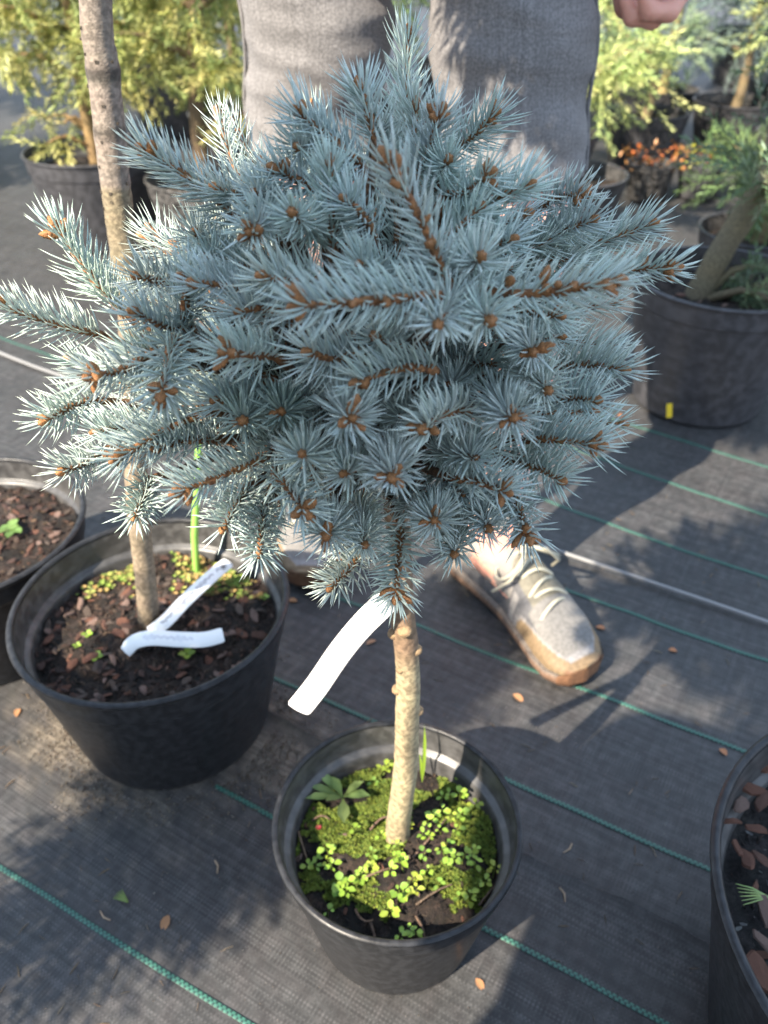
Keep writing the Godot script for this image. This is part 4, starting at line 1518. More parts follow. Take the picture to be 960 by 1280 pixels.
	# dead twigs and roots lying on the soil
	for s in [[[462, 1030], [480, 1012], [490, 1018]], [[390, 1020], [402, 1016], [412, 1022]], [[444, 1130], [452, 1152], [466, 1140]], [[462, 1140], [470, 1165], [474, 1185]], [[520, 1140], [535, 1160], [532, 1180]], [[516, 1068], [545, 1045], [562, 1015]], [[440, 1100], [470, 1095], [490, 1085]], [[600, 1120], [620, 1100], [625, 1090]], [[372, 1030], [375, 1045], [382, 1060]], [[520, 1130], [545, 1112], [565, 1100]]]:
		var pts := []
		for q in s:
			var w := gp(q[0], q[1], top + 0.008)
			w.y = H.call(w) + 0.004
			pts.append(w - c)
		(pts[1] as Vector3)
		var tm := MB.new()
		var a0: Vector3 = pts[0]; var a1: Vector3 = pts[1]; var a2: Vector3 = pts[2]
		var line := []
		var rr := []
		for i in 9:
			var f := i / 8.0
			line.append(a0.lerp(a1, f).lerp(a1.lerp(a2, f), f) + Vector3(0, 0.004 * sin(f * PI), 0))
			rr.append(lerpf(0.0013, 0.0008, f))
		tm.tube(line, rr, 5, jitter(Color(0.24, 0.15, 0.10), 0.3), true, 0.1, rng)
		var to := put("dead_twig", tm.mesh(), M.twig, null, Transform3D(Basis(), c))
		var tw: Vector3 = c + a1
		tag(to, "thin dry brown twig on the spruce soil " + ("near the rim by the rosette weed" if tw.x < -0.045 and tw.z < -0.43 else "on the side of the large glossy pot" if tw.x > 0.05 else "right beside the stem" if tw.z < -0.43 else "among seedlings opposite the trainers"), "twig", "dead twigs in the spruce pot")
	var rb := MB.new()
	for k in 6:
		rb.leaf(Vector3(rv(-0.001, 0.001), 0, 0), Vector3(cos(k * 1.05), 0.5, sin(k * 1.05)).normalized(), Vector3.UP, 0.003, 0.002, Color(0.32, 0.03, 0.04), 0.2, 0.3)
	var rp := gp(397, 1028, top + 0.012)
	rp.y = H.call(rp) + 0.003
	tag(put("red_petal", rb.mesh(), M.leaf, null, Transform3D(Basis(), rp)), "tiny crimson leaf tuft on the moss beside the rosette weed", "leaf")

func build_left_pots() -> void:
	# the pot with the taller standard
	var c := Vector3(-0.270, 0, -0.709)
	var top := 0.158
	var p := make_pot("black plastic pot of bark chips with two white plant labels lying on it", c, 0.160, 0.120, 0.200, top, M.pot_plastic, 0.040, SOIL_DARK, "", 2)
	var sr := 0.140
	crumbs(p, 1500, sr, top, 2, [Color(0.05, 0.03, 0.024), Color(0.14, 0.08, 0.055), Color(0.08, 0.05, 0.035), Color(0.20, 0.13, 0.09)], 0.004, 0.011)
	scatter_chips(p, 280, sr, top, 2, 0.011, 0.027)
	var mm := MB.new()
	for k in 6:
		var a := TAU * k / 6.0
		mm.leaf(Vector3.ZERO, Vector3(cos(a) * 0.8, 0.8, sin(a) * 0.8).normalized(), Vector3.UP, 0.9, 0.5, Color.WHITE, 0.1, 0.3)
	var pl := []
	var cl := []
	while pl.size() < 420:
		var q := gp(rv(95, 345), rv(675, 745), top)
		if Vector2(q.x - c.x, q.z - c.z).length() > sr * 0.95 or noise.get_noise_2d(q.x * 900, q.z * 900) < -0.05 + rv(-0.2, 0.2): continue
		q.y = top + soil_height(2, q.x - c.x, q.z - c.z, sr) + 0.003
		var s := rv(0.003, 0.0065)
		pl.append(Transform3D(Basis.from_euler(Vector3(rv(-0.3, 0.3), rv(0, TAU), 0)).scaled_local(Vector3(s, s, s)), q))
		cl.append(jitter([Color(0.27, 0.28, 0.07), Color(0.33, 0.22, 0.08), Color(0.17, 0.24, 0.04)][rng.randi() % 3], 0.25))
	var ms := many("ground_cover", mm.mesh(), M.moss, pl, cl, null)
	ms.name = numbered("ground_cover")
	ms.set_meta("kind", "stuff")
	tag(ms, "yellow green liverwort growing on bark chips behind the white labels", "moss")
	for s in [[118, 815, 1.0], [108, 790, 0.8], [232, 808, 1.2], [95, 803, 0.6], [330, 740, 0.7]]:
		var f := gp(s[0], s[1], top + 0.01)
		f.y = top + soil_height(2, f.x - c.x, f.z - c.z, sr) + 0.002
		var t := thing("seedling", "tiny green seedling among the bark chips near the white labels", "plant", f, "seedlings in the labelled pot")
		for i in 4:
			var lf := MB.new()
			var a := i * 1.57 + rv(-0.3, 0.3)
			var d := Vector3(cos(a), 0.5, sin(a)).normalized()
			lf.leaf(d * 0.001, d, Vector3.UP, 0.008 * s[2], 0.007 * s[2], jitter(Color(0.2, 0.30, 0.04), 0.2), 0.1, 0.2)
			put("leaf", lf.mesh(), M.leaf, t)
	# bare stem of the standard, with its graft, and a ball of foliage above the picture
	var foot := gp(187, 778, top)
	var pts := []
	for a in [[187, 782, 0.0], [181, 715, 0.0], [172, 630, 0.0], [167, 480, 0.0], [160, 335, 0.0], [152, 290, 0], [140, 190, 0.0], [128, 80, 0.0], [119, 0, 0.0]]:
		pts.append(pz(a[0], a[1], foot.z) - foot)
	var last: Vector3 = pts[-1]
	pts.append(Vector3(last.x + 0.03, 0.98 - foot.y, 0))
	pts.append(Vector3(-0.14 - foot.x, 1.14 - foot.y, -0.70 - foot.z))
	var t := thing("standard_tree", "tall grey barked stem rising from the pot with white labels", "tree", foot)
	var cv := Curve3D.new()
	for q in pts:
		cv.add_point(q)
	var line := []
	var rr := []
	var cc := []
	var ln := cv.get_baked_length()
	for i in 160:
		var s := i / 159.0
		var q := cv.sample_baked(s * ln, true)
		line.append(q)
		var y := q.y + foot.y
		var r := lerpf(0.0118, 0.0112, s) + 0.003 * exp(-s * 50)
		r += 0.0035 * exp(-pow((y - 0.595) / 0.014, 2)) + 0.0012 * exp(-pow((y - 0.745) / 0.008, 2)) + 0.0010 * exp(-pow((y - 0.70) / 0.006, 2))
		if y > 0.60: r += 0.0006
		r *= 1 + 0.03 * noise.get_noise_1d(i * 60)
		rr.append(r)
		var col := Color(0.27, 0.225, 0.185)
		if y < 0.66 and y > 0.57: col = Color(0.26, 0.215, 0.14)
		elif y < 0.57: col = Color(0.30, 0.235, 0.16)
		if absf(y - 0.745) < 0.006 or absf(y - 0.702) < 0.004: col = Color(0.10, 0.085, 0.07)
		cc.append(jitter(col, 0.06))
	var tb := MB.new()
	tb.tube(line, rr, 20, cc, true, 0.03, rng)
	var trunk := put("trunk", tb.mesh(), M.bark, t)
	for i in 26:
		var y := rv(0.60, 0.80) - foot.y
		var q := cv.sample_baked(0)
		for l in line:
			if l.y > y:
				q = l
				break
		var a := rv(0, PI)
		var sp := MB.new()
		sp.rock(Basis().scaled(Vector3(0.0016, rv(0.0008, 0.0016), 0.001)), q + Vector3(cos(a), 0, sin(a)) * 0.0118, Color(0.08, 0.065, 0.05), rng)
		put("lenticel", sp.mesh(), M.bark, trunk)
	shade_crown(t, sun_spot(-0.525, 1.15, 0.383) - foot, Vector3(0.15, 0.15, 0.15), 1000, Color(0.12, 0.17, 0.14), 0.10)
	shade_crown(t, sun_spot(-0.715, 1.215, 0.40) - foot, Vector3(0.11, 0.11, 0.11), 560, Color(0.12, 0.17, 0.14), 0.10)
	# labels
	ribbon("plant_label", "long white plant label with faded handwriting leaning across the bark chips", [gp(186, 790, top + 0.016), gp(205, 778, top + 0.022), gp(232, 750, top + 0.026), gp(262, 722, top + 0.026), gp(286, 702, top + 0.020)], 0.0165, M.label_written_0, Vector3(0.3, 1, 0.35))
	ribbon("plant_label", "curled white plant label lying flat in front of the handwritten one", [gp(156, 815, top + 0.012), gp(168, 802, top + 0.022), gp(190, 797, top + 0.026), gp(225, 799, top + 0.020), gp(255, 799, top + 0.020), gp(279, 793, top + 0.022)], 0.018, M.label_written_1, Vector3(0.0, 1, 0.5))
	# green cane
	var f := gp(241, 706, top)
	var cn := MB.new()
	var up := pz(245, 630, f.z) - f
	cn.tube([Vector3(0, -0.05, 0), up * 0.5, up, up * 2.2], [0.0045, 0.0045, 0.0044, 0.0042], 12, Color.WHITE)
	tag(put("plant_cane", cn.mesh(), M.cane, null, Transform3D(Basis(), f)), "bright green plastic cane stuck in the bark chips", "cane")
	# the pot cut by the edge of the picture
	var c2 := Vector3(-0.562, 0, -0.862)
	var p2 := make_pot("black plastic pot with a leafy weed beside the labelled pot", c2, 0.163, 0.122, 0.195, 0.165, M.pot_plastic, 0.036, SOIL_DARK, "", 3)
	crumbs(p2, 900, 0.142, 0.165, 3, [Color(0.06, 0.035, 0.026), Color(0.16, 0.085, 0.06), Color(0.24, 0.16, 0.10)], 0.004, 0.012)
	scatter_chips(p2, 150, 0.142, 0.165, 3, 0.009, 0.022, func(x, z): return x > -0.02)
	var wf := gp(12, 662, 0.172)
	var w := thing("weed", "low green weed with rounded leaves in the pot beside the labelled one", "plant", wf)
	for i in 9:
		var lf := MB.new()
		var a := i * 0.75
		var d := Vector3(cos(a), 0.35, sin(a)).normalized()
		lf.leaf(Vector3(rv(-0.006, 0.006), 0, rv(-0.006, 0.006)), d, Vector3.UP, rv(0.012, 0.022), rv(0.010, 0.014), jitter(Color(0.14, 0.23, 0.06), 0.2), 0.1, 0.2)
		put("leaf", lf.mesh(), M.leaf, w)

func ribbon(called: String, label: String, pts: Array, wide: float, m: Material, up: Vector3, taper := 1.0) -> void:
	var o: Vector3 = pts[0]
	var cv := Curve3D.new()
	for i in pts.size():
		var tn: Vector3 = ((pts[mini(i + 1, pts.size() - 1)] as Vector3) - (pts[maxi(i - 1, 0)] as Vector3)) * 0.18
		cv.add_point(pts[i], -tn, tn)
	var ln := cv.get_baked_length()
	var rows := []
	for side in [0, 1]:
		pass
	for i in 31:
		var s := i / 30.0
		var p := cv.sample_baked(ln * s, true)
		var q := (cv.sample_baked(minf(ln, ln * s + 0.004), true) - cv.sample_baked(maxf(0, ln * s - 0.004), true)).normalized()
		var sd := q.cross(up.normalized()).normalized()
		var nn := sd.cross(q).normalized()
		var w := wide * 0.5 * (1.0 if s > 0.04 and s < 0.985 else 0.86) * lerpf(1.0, taper, 1.0 - s)
		var row := []
		for a in [[-1.0, 0.5], [-0.5, 0.65], [0.0, 0.72], [0.5, 0.65], [1.0, 0.5], [1.0, -0.5], [0.0, -0.3], [-1.0, -0.5], [-1.0, 0.5]]:
			row.append(p + sd * (w * a[0]) + nn * (0.0009 * a[1] - absf(a[0]) * absf(a[0]) * 0.0012) - o)
		rows.append(row)
	var mb := MB.new()
	mb.sheet(rows, func(_i, _j): return Color.WHITE, false, func(i, j): return Vector2(i / 30.0, [1.0, 0.75, 0.5, 0.25, 0.0, 0.0, 0.02, 0.0, 1.0][j]))
	tag(put(called, mb.mesh(), m, null, Transform3D(Basis(), o)), label, "plant label")

func build_right_pots() -> void:
	# big pot cut by the edge of the picture
	var c := Vector3(0.455, 0, -0.303)
	var top := 0.205
	var p := make_pot("large glossy black pot of dark soil and red bark pieces", c, 0.207, 0.155, 0.250, top, M.pot_plastic, 0.045, [Color(0.016, 0.015, 0.015), Color(0.045, 0.040, 0.038)], "", 4)
	crumbs(p, 1500, 0.183, top, 4, [Color(0.03, 0.026, 0.025), Color(0.06, 0.05, 0.045), Color(0.30, 0.30, 0.30), Color(0.10, 0.06, 0.045)], 0.003, 0.009)
	for q in [[940, 985, 0.030], [955, 1000, 0.034], [928, 1005, 0.026], [945, 1035, 0.024], [935, 1075, 0.034], [952, 1072, 0.026], [958, 1140, 0.038], [950, 1215, 0.040], [958, 1180, 0.03], [915, 1025, 0.020], [922, 1060, 0.022], [945, 1110, 0.016], [955, 960, 0.028]]:
		var w := gp(q[0], q[1], top + 0.008) - c
		var m: StandardMaterial3D = chip_mats[[2, 2, 4, 0][rng.randi() % 4]]
		put("bark_chip", chips[rng.randi() % 8], m, p, Transform3D(Basis.from_euler(Vector3(rv(-0.4, 0.4), rv(0, TAU), rv(-0.4, 0.4))).scaled_local(Vector3.ONE * q[2]), w))
	scatter_chips(p, 60, 0.183, top, 4, 0.012, 0.028, func(x, _z): return x < 0.0)
	var g := thing("pine_sprig", "short sprig of fallen green needles on the dark soil", "sprig", gp(962, 1122, top + 0.008))
	for k in 6:
		var nb := MB.new()
		nb.tube([Vector3(0, 0, 0), Vector3(-0.012, 0.003, (k - 3) * 0.002), Vector3(-0.024, 0.002, (k - 3) * 0.0035)], [0.0008, 0.0008, 0.0003], 5, jitter(Color(0.22, 0.30, 0.10), 0.2))
		put("needle", nb.mesh(), M.leaf, g)
	# grey pot behind, with the leaning conifer
	var c2 := Vector3(0.662, 0, -1.558)
	var p2 := make_pot("large grey black pot with a yellow tag, shaded by the standing legs", c2, 0.175, 0.130, 0.268, 0.235, M.pot_grey, 0.045, SOIL_DARK, "", 5)
	scatter_chips(p2, 40, 0.16, 0.235, 5, 0.015, 0.03)
	var tg := MB.new()
	var q := gp(835, 515, 0.0)
	q = pz(836, 512, -1.437)
	tg.rock(Basis().scaled(Vector3(0.006, 0.017, 0.001)), Vector3.ZERO, Color.WHITE, rng, 0.15)
	tag(put("yellow_tag", tg.mesh(), M.yellow_tag, null, Transform3D(Basis(Vector3.FORWARD, -0.2), q + Vector3(0, 0.0, 0.004))), "small yellow paper tag at the foot of the shaded pot", "tag")
	var f := Vector3(c2.x - 0.05, 0.238, c2.z + 0.01)
	conifer("leaning_conifer", "dark green conifer with a thick leaning trunk in the shaded pot", f, [Vector3(0, -0.02, 0), Vector3(0.025, 0.06, -0.01), Vector3(0.07, 0.15, -0.03), Vector3(0.13, 0.28, -0.05), Vector3(0.18, 0.5, -0.06)], 0.026, Color(0.16, 0.135, 0.08),
		[[Vector3(0.30, 0.42, -0.05), Vector3(0.22, 0.19, 0.24), 430], [Vector3(0.16, 0.24, 0.0), Vector3(0.22, 0.07, 0.16), 120], [Vector3(0.14, 0.03, 0.06), Vector3(0.10, 0.04, 0.08), 60]], [Color(0.11, 0.17, 0.09), Color(0.14, 0.21, 0.11), Color(0.18, 0.22, 0.12)], 0.070, 0.2)

func near_what(p: Vector3) -> String:
	var best := ""
	var far := 1e9
	for a in [[Vector3(0.22, 0, -0.86), "beside the trainer"], [Vector3(0.012, 0, -0.443), "beside the spruce pot"], [Vector3(-0.27, 0, -0.709), "beside the labelled pot"], [Vector3(0.455, 0, -0.303), "beside the large glossy pot"], [Vector3(0.662, 0, -1.558), "in front of the shaded pot"], [Vector3(0.42, 0, -0.93), "close to the cord"], [Vector3(-0.30, 0, -0.42), "near the dropped sprig"], [Vector3(-0.56, 0, -0.86), "beside the weedy pot"]]:
		var d := p.distance_to(a[0])
		if d < far:
			far = d
			best = a[1]
	return best

func build_small_things() -> void:
	# the white label tied to the spruce
	ribbon("plant_label", "blank white plant label hanging from the spruce stem below the needles", [pz(492, 742, -0.445), pz(478, 757, -0.440), pz(452, 783, -0.438), pz(425, 816, -0.440), pz(396, 858, -0.442), pz(372, 888, -0.440)], 0.0205, M.label_plastic, Vector3(0.25, 0.62, 0.75), 0.9)
	# the cord across the ground
	var pts := []
	for a in [[-160, 368], [0, 441], [80, 471], [230, 528], [400, 588], [560, 640], [690, 686], [800, 723], [900, 757], [980, 785], [1150, 846]]:
		pts.append(gp(a[0], a[1], 0.007))
	var cv := Curve3D.new()
	for i in pts.size():
		var tn: Vector3 = ((pts[mini(i + 1, pts.size() - 1)] as Vector3) - (pts[maxi(i - 1, 0)] as Vector3)) * 0.16
		cv.add_point(pts[i], -tn, tn)
	var line := []
	var rr := []
	var n := 240
	for i in n:
		line.append(cv.sample_baked(cv.get_baked_length() * i / (n - 1.0), true))
		rr.append(0.0031)
	var rb := MB.new()
	rb.tube(line, rr, 12, Color(0.27, 0.27, 0.27))
	tag(put("cord", rb.mesh(), M.rope), "pale grey twisted cord stretched along the ground fabric", "cord")
	# scraps of leaf and wood on the fabric
	var scraps := [[757, 783, 0], [837, 808, 0], [642, 864, 1], [470, 797, 1], [371, 747, 1], [910, 940, 0], [595, 1222, 1], [210, 1142, 1], [716, 1050, 2], [700, 1108, 2], [775, 517, 0], [20, 895, 1], [137, 1148, 2], [268, 1074, 2]]
	for s in scraps:
		var f := gp(s[0], s[1], 0.006)
		f.y = ground_y(f.x, f.z) + (0.0055 if seam_side(f.x, f.z) > -0.004 else 0.0015)
		if s[2] == 3: continue
		var mb := MB.new()
		var col: Color = [Color(0.42, 0.17, 0.07), Color(0.34, 0.18, 0.09), Color(0.40, 0.30, 0.20)][s[2]]
		var a := rv(0, TAU)
		if s[2] == 2:
			mb.tube([Vector3.ZERO, Vector3(cos(a), 0.1, sin(a)) * 0.008, Vector3(cos(a + 0.3), 0.02, sin(a + 0.3)) * 0.016], [0.0008, 0.001, 0.0005], 5, col)
		else:
			mb.leaf(Vector3.ZERO, Vector3(cos(a), 0.12, sin(a)).normalized(), Vector3.UP, rv(0.012, 0.018), rv(0.007, 0.010), col, 0.25, 0.25)
		var o := put("leaf_scrap" if s[2] < 2 else "straw_scrap", mb.mesh(), M.leaf, null, Transform3D(Basis(), f))
		tag(o, ["orange scrap of dead leaf lying on the ground fabric", "brown scrap of dead leaf lying on the ground fabric", "pale bit of straw lying on the ground fabric"][s[2]] + " " + near_what(f), "debris", ["orange leaf scraps", "brown leaf scraps", "straw scraps"][s[2]] + " on the fabric")
	var sf := gp(160, 1128, 0.006)
	var sp := thing("spruce_scrap", "dropped green spruce sprig on the fabric beside the green thread", "debris", Vector3(sf.x, 0.0065, sf.z))
	for k in 7:
		var nb := MB.new()
		var a := 2.2 + k * 0.12
		nb.tube([Vector3(0, 0, 0), Vector3(cos(a), 0.15, -sin(a)) * 0.009, Vector3(cos(a), 0.05, -sin(a)) * 0.017], [0.0009, 0.0008, 0.0003], 5, jitter(Color(0.17, 0.24, 0.06), 0.2))
		put("needle", nb.mesh(), M.leaf, sp)
	var litter := MB.new()
	litter.tube([Vector3(-0.5, 0, 0), Vector3(0, 0.06, 0.03), Vector3(0.5, 0, 0)], [0.03, 0.045, 0.01], 5, Color.WHITE)
	var ln_p := []
	var ln_c := []
	for i in 320:
		var q := Vector3(rv(-0.75, 0.6), 0, rv(-1.2, -0.25))
		q.y = ground_y(q.x, q.z) + (0.0055 if seam_side(q.x, q.z) > 0 else 0.0012)
		var sz := rv(0.007, 0.015)
		ln_p.append(Transform3D(Basis(Vector3.UP, rv(0, TAU)).scaled_local(Vector3(sz, sz, sz)), q))
		ln_c.append(jitter([Color(0.30, 0.19, 0.10), Color(0.20, 0.16, 0.10), Color(0.38, 0.30, 0.20)][rng.randi() % 3], 0.25))
	var nl := many("needle_litter", litter.mesh(), M.twig, ln_p, ln_c, null)
	nl.name = numbered("needle_litter")
	nl.set_meta("kind", "stuff")
	tag(nl, "dry fallen needles scattered over the ground fabric", "needles")
	# sand spilled round the labelled pot and grit over the near fabric
	var pl := []
	var cl := []
	for i in 8200:
		var a := rv(0, TAU)
		var r := 0.122 + absf(rng.randfn(0, 0.035))
		var q := Vector3(-0.262 + cos(a) * r, 0, -0.700 + sin(a) * r)
		if i > 6900:
			q = Vector3(rv(-0.7, 0.35), 0, rv(-0.75, -0.28))
		elif noise.get_noise_2d(q.x * 420, q.z * 420 + 90) + rv(-0.25, 0.35) < 0.0:
			continue
		q.y = ground_y(q.x, q.z) + (0.0048 if seam_side(q.x, q.z) > 0 else 0.0006)
		var s := rv(0.0010, 0.0030) if i <= 6900 else rv(0.0006, 0.0017)
		pl.append(Transform3D(Basis.from_euler(Vector3(rv(0, 6), rv(0, 6), rv(0, 6))).scaled_local(Vector3(s, s * 5, s * 1.5)), q + Vector3(0, s * 0.3, 0)))
		cl.append(jitter([Color(0.36, 0.30, 0.22), Color(0.28, 0.22, 0.16), Color(0.45, 0.41, 0.36), Color(0.15, 0.10, 0.07)][rng.randi() % 4], 0.2))
	var o := many("sand", chips[0], M.bark_chip, pl, cl, null)
	o.name = numbered("sand")
	o.set_meta("kind", "stuff")
	tag(o, "spilled sand and grit round the foot of the labelled pot", "sand")

# a ball of foliage on a stem
func shade_crown(t: Node3D, c: Vector3, r: Vector3, n: int, col: Color, size: float) -> void:
	var pl := []
	var cl := []
	for k in 12:
		var e := c + rdir() * r * 0.85
		var lm := MB.new()
		var from := c - Vector3(0, r.y * 0.6, 0)
		lm.tube([from, from.lerp(e, 0.5) + Vector3(0, 0.02, 0), e], [0.007, 0.005, 0.002], 6, Color(0.16, 0.11, 0.07))
		put("limb", lm.mesh(), M.bark, t)
	for i in n:
		var u := rdir()
		var p := c + u * r * pow(rng.randf(), 0.45)
		var d := (u + rdir() * 0.6).normalized()
		var s := size * rv(0.7, 1.2)
		pl.append(Transform3D(frame(d).scaled_local(Vector3(s, s, s)), p - d * s * 0.6))
		cl.append(jitter(col, 0.25))
	if sprigs.is_empty():
		make_sprigs()
	foliage(t, sprigs[0], pl, cl)

func sun_spot(s: float, v: float, a: float) -> Vector3:
	# a point that throws its shade on the sight line s, v, standing a metres towards the sun
	return Vector3(SUN_FLAT.x * a - SUN_FLAT.y * s, (v - sin(SUN_HIGH) * a) / cos(SUN_HIGH), SUN_FLAT.y * a + SUN_FLAT.x * s)

func build_shade_trees() -> void:  # two potted spruces added out of view, shaped to shade crown and ground
	for k in 2:
		var c := sun_spot([-0.18, -0.55][k], [0.76, 0.25][k], [-0.55, -0.50][k])
		var r: float = [0.225, 0.15][k]
		var p := make_pot(["black pot of the tall spruce ball added out of view for its shade", "black pot of the narrow spruce added out of view for its shade"][k], Vector3(c.x, 0, c.z), 0.13, 0.10, 0.19, 0.16, M.pot_plastic, 0.035, SOIL_DARK, "", 6 + k)
		var t := thing("added_shade_spruce", ["tall blue spruce ball added out of view to shade the main crown", "narrow upright blue spruce added out of view to shade the ground"][k], "tree", Vector3(c.x, 0.16, c.z))
		var mb := MB.new()
		mb.tube([Vector3(0, -0.02, 0), Vector3(0.01, (c.y - 0.16) * 0.5, 0), Vector3(0, c.y - 0.16, 0)], [0.012, 0.011, 0.009], 12, Color(0.26, 0.20, 0.14))
		put("trunk", mb.mesh(), M.bark, t)
		shade_crown(t, Vector3(0, c.y - 0.16, 0), Vector3(r, r * [1.0, 2.45][k], r), [1500, 1600][k], Color(0.14, 0.20, 0.21), [0.075, 0.07][k])

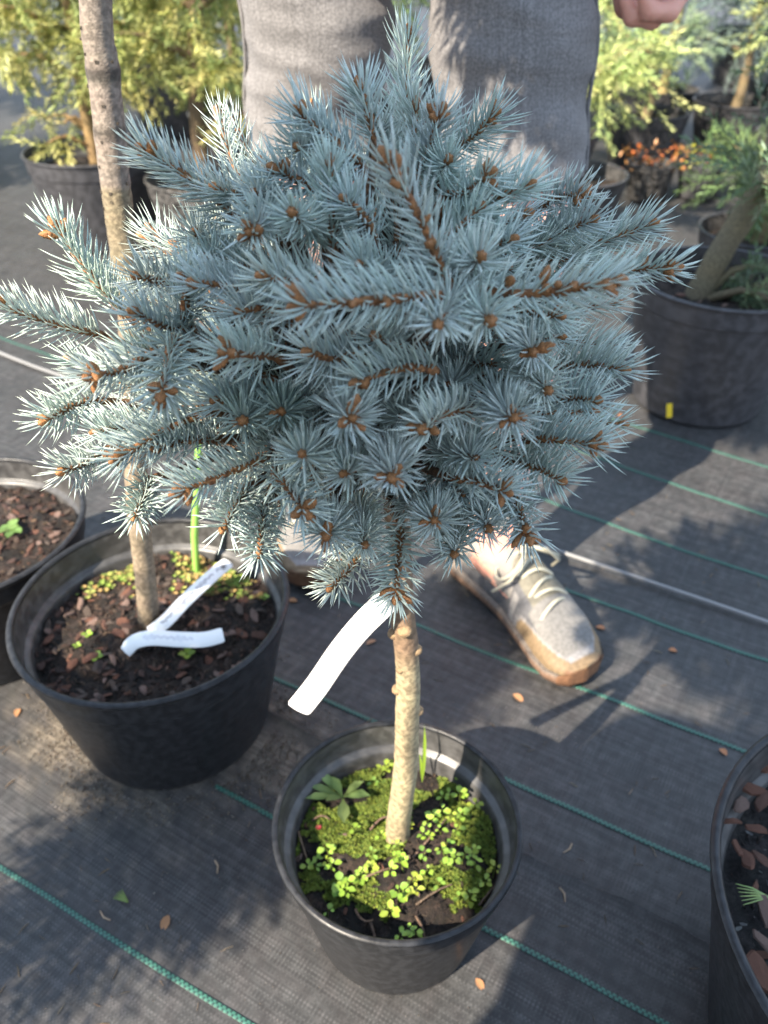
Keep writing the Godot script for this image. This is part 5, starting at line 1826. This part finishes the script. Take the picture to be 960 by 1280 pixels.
func build_background() -> void:
	var G := "conifers in pots behind the standing person"
	# the two yellow green conifers behind the grey stem
	var gold := [Color(0.42, 0.43, 0.14), Color(0.34, 0.37, 0.12), Color(0.50, 0.48, 0.18), Color(0.22, 0.28, 0.09)]
	var c := Vector3(-0.86, 0, -2.60)
	make_pot("wide grey black pot with the slim trunked golden conifer", c, 0.205, 0.150, 0.265, 0.215, M.pot_grey, 0.05, SOIL_DARK, "", 8)
	var f := Vector3(c.x + 0.0, 0.215, c.z)
	conifer("golden_conifer", "golden green weeping conifer on a slim upright trunk", f, [Vector3(0, -0.02, 0), Vector3(0.0, 0.2, 0), Vector3(0.01, 0.45, 0), Vector3(0.0, 0.9, 0)], 0.020, Color(0.33, 0.22, 0.10),
		[[Vector3(0.0, 0.62, 0), Vector3(0.42, 0.26, 0.35), 900], [Vector3(-0.16, 0.36, 0.04), Vector3(0.20, 0.12, 0.2), 170], [Vector3(0.22, 0.36, 0.04), Vector3(0.18, 0.14, 0.2), 170], [Vector3(-0.1, 0.14, 0.05), Vector3(0.05, 0.10, 0.05), 24]], gold, 0.085, 0.65)
	c = Vector3(-0.50, 0, -2.42)
	make_pot("narrower grey black pot with the thick trunked golden conifer", c, 0.170, 0.125, 0.235, 0.195, M.pot_dusty, 0.045, SOIL_DARK, "", 9)
	f = Vector3(c.x, 0.195, c.z)
	conifer("golden_conifer", "golden green conifer on a thick dark crooked trunk", f, [Vector3(0, -0.02, 0), Vector3(-0.005, 0.16, 0), Vector3(0.005, 0.3, 0), Vector3(0.03, 0.45, 0), Vector3(0.02, 0.85, 0)], 0.024, Color(0.20, 0.14, 0.08),
		[[Vector3(0.02, 0.60, 0), Vector3(0.32, 0.24, 0.32), 800], [Vector3(-0.15, 0.34, 0.0), Vector3(0.18, 0.13, 0.2), 200], [Vector3(0.16, 0.28, 0.03), Vector3(0.16, 0.14, 0.2), 190]], gold, 0.075, 0.5)
	# rows behind: place (x, z), pot radius, trunk height, crown radii, colours, sprig size, droop
	var blue := [Color(0.16, 0.22, 0.21), Color(0.20, 0.27, 0.24), Color(0.12, 0.17, 0.15)]
	var green := [Color(0.12, 0.20, 0.07), Color(0.17, 0.25, 0.09), Color(0.09, 0.14, 0.06)]
	var lime := [Color(0.38, 0.46, 0.16), Color(0.30, 0.39, 0.14), Color(0.47, 0.50, 0.21)]
	var cream := [Color(0.36, 0.38, 0.24), Color(0.24, 0.28, 0.15), Color(0.44, 0.44, 0.30)]
	var rows := [
		[-1.75, -3.5, 0.20, 0.25, Vector3(0.45, 0.42, 0.4), lime, 0.09, 0.5, "lime green bushy conifer behind the wide grey pot"],
		[-0.95, -4.1, 0.20, 0.25, Vector3(0.50, 0.42, 0.4), gold, 0.09, 0.5, "yellow conifer in the row behind the slim golden one"],
		[-0.15, -3.6, 0.18, 0.2, Vector3(0.42, 0.40, 0.4), green, 0.09, 0.3, "mid green conifer behind the thick trunked golden one"],
		[-2.6, -4.4, 0.22, 0.2, Vector3(0.6, 0.55, 0.5), green, 0.1, 0.3, "broad dark green conifer at the end of the back row"],
		[-1.5, -5.6, 0.22, 0.2, Vector3(0.8, 0.65, 0.5), lime, 0.11, 0.4, "wide lime conifer far behind the golden ones"],
		[-0.3, -5.4, 0.22, 0.2, Vector3(0.7, 0.6, 0.5), gold, 0.11, 0.4, "golden conifer far behind the standing person"],
		[0.55, -2.55, 0.17, 0.10, Vector3(0.26, 0.22, 0.26), lime, 0.07, 0.2, "yellow green bushy conifer close behind the person's leg"],
		[0.70, -3.9, 0.18, 0.14, Vector3(0.34, 0.32, 0.3), gold, 0.08, 0.4, "yellow conifer behind the orange leaved plant"],
		[1.02, -3.50, 0.16, 0.16, Vector3(0.22, 0.13, 0.2), [Color(0.26, 0.36, 0.22), Color(0.32, 0.42, 0.26)], 0.06, 0.1, "pale mint green low shrub beside the orange leaved plant"],
		[1.45, -3.0, 0.18, 0.2, Vector3(0.32, 0.26, 0.3), lime, 0.08, 0.3, "lime conifer behind the pale mint shrub"],
		[1.22, -4.0, 0.16, 0.46, Vector3(0.24, 0.22, 0.24), cream, 0.06, 0.0, "cream variegated ball conifer on a yellowish stem"],
		[1.75, -3.9, 0.2, 0.25, Vector3(0.42, 0.5, 0.4), blue, 0.09, 0.1, "blue grey spruce behind the leaning conifer"],
		[0.35, -4.4, 0.2, 0.25, Vector3(0.45, 0.42, 0.4), green, 0.09, 0.3, "dark green conifer directly behind the standing person"],
		[0.75, -5.6, 0.22, 0.2, Vector3(0.7, 0.6, 0.5), lime, 0.11, 0.4, "broad lime conifer in the last row"],
		[2.1, -5.4, 0.22, 0.2, Vector3(0.8, 0.65, 0.5), green, 0.11, 0.3, "broad green conifer in the last row"],
		[1.32, -2.15, 0.17, 0.12, Vector3(0.26, 0.24, 0.24), green, 0.075, 0.3, "deep green bush behind the leaning conifer"],
		[-3.3, -6.4, 0.22, 0.2, Vector3(1.0, 0.8, 0.6), gold, 0.12, 0.4, "large golden conifer at the far corner"],
		[-2.15, -3.0, 0.2, 0.2, Vector3(0.42, 0.4, 0.4), gold, 0.09, 0.4, "gold conifer beside the lime one behind the wide pot"],
		[-0.55, -3.35, 0.18, 0.2, Vector3(0.40, 0.36, 0.35), lime, 0.08, 0.5, "fresh lime conifer tucked between the two golden ones"],
		[1.42, -3.65, 0.17, 0.12, Vector3(0.30, 0.26, 0.26), blue, 0.08, 0.1, "silvery blue spruce behind the mint shrub"],
		[0.58, -3.1, 0.17, 0.16, Vector3(0.28, 0.30, 0.26), lime, 0.08, 0.4, "upright lime conifer behind the bushy yellow green one"],
		[1.55, -2.55, 0.17, 0.16, Vector3(0.30, 0.30, 0.26), cream, 0.075, 0.2, "cream tipped conifer behind the deep green bush"],
		[1.2, -5.0, 0.2, 0.25, Vector3(0.55, 0.6, 0.45), gold, 0.1, 0.4, "tall gold conifer behind the cream ball"],
		[0.95, -2.10, 0.15, 0.05, Vector3(0.17, 0.11, 0.16), green, 0.06, 0.1, "low dark green cushion conifer next to the shaded pot"],
	]
	for r in rows:
		var pr: float = r[2]
		var h := pr * 1.25
		make_pot("black pot under the " + r[8], Vector3(r[0], 0, r[1]), pr, pr * 0.74, h, h * 0.85, M.pot_grey, 0.045, SOIL_DARK, "", 11)
		var rr: Vector3 = r[4]
		var th: float = r[3]
		var vol := rr.x * rr.y
		conifer("potted_conifer", r[8], Vector3(r[0], h * 0.85, r[1]), [Vector3(0, -0.02, 0), Vector3(0.01, th * 0.6, 0), Vector3(0, th + rr.y, 0)], 0.022, Color(0.24, 0.18, 0.10) if th < 0.4 else Color(0.40, 0.33, 0.14),
			[[Vector3(0, th + rr.y * 0.9, 0), rr, int(clampf(vol * 7000, 360, 1500))]], r[5], r[6], r[7], G)
	# the plant with orange leaves in its grey pot
	c = Vector3(0.93, 0, -3.02)
	make_pot("small worn grey pot under the orange leaved plant", c, 0.085, 0.066, 0.125, 0.105, M.pot_dusty, 0.02, SOIL_DARK, "", 12)
	for k in 2:
		var fp := c + Vector3(0.19 * k, 0.105, -0.03 * k)
		if k == 1:
			make_pot("small grey pot under the yellow and orange leaved plant", Vector3(fp.x, 0, fp.z), 0.085, 0.066, 0.125, 0.105, M.pot_grey, 0.02, SOIL_DARK, "", 13)
		var t := thing("leafy_plant", ["low plant with bright orange leaves in a worn pot", "low plant with mixed yellow and orange leaves"][k], "plant", fp)
		for i in 80:
			var lf := MB.new()
			var d := (rdir() + Vector3(0, 0.7, 0)).normalized()
			var col := jitter([Color(0.40, 0.115, 0.03), Color(0.36, 0.17, 0.05)][rng.randi() % 2] if k == 0 or i % 2 == 0 else Color(0.32, 0.31, 0.05), 0.2)
			lf.leaf(Vector3(rv(-0.11, 0.11), rv(0.0, 0.07), rv(-0.06, 0.06)), d, Vector3.UP, rv(0.014, 0.026), rv(0.010, 0.018), col, 0.1, 0.2)
			put("leaf", lf.mesh(), M.leaf, t)
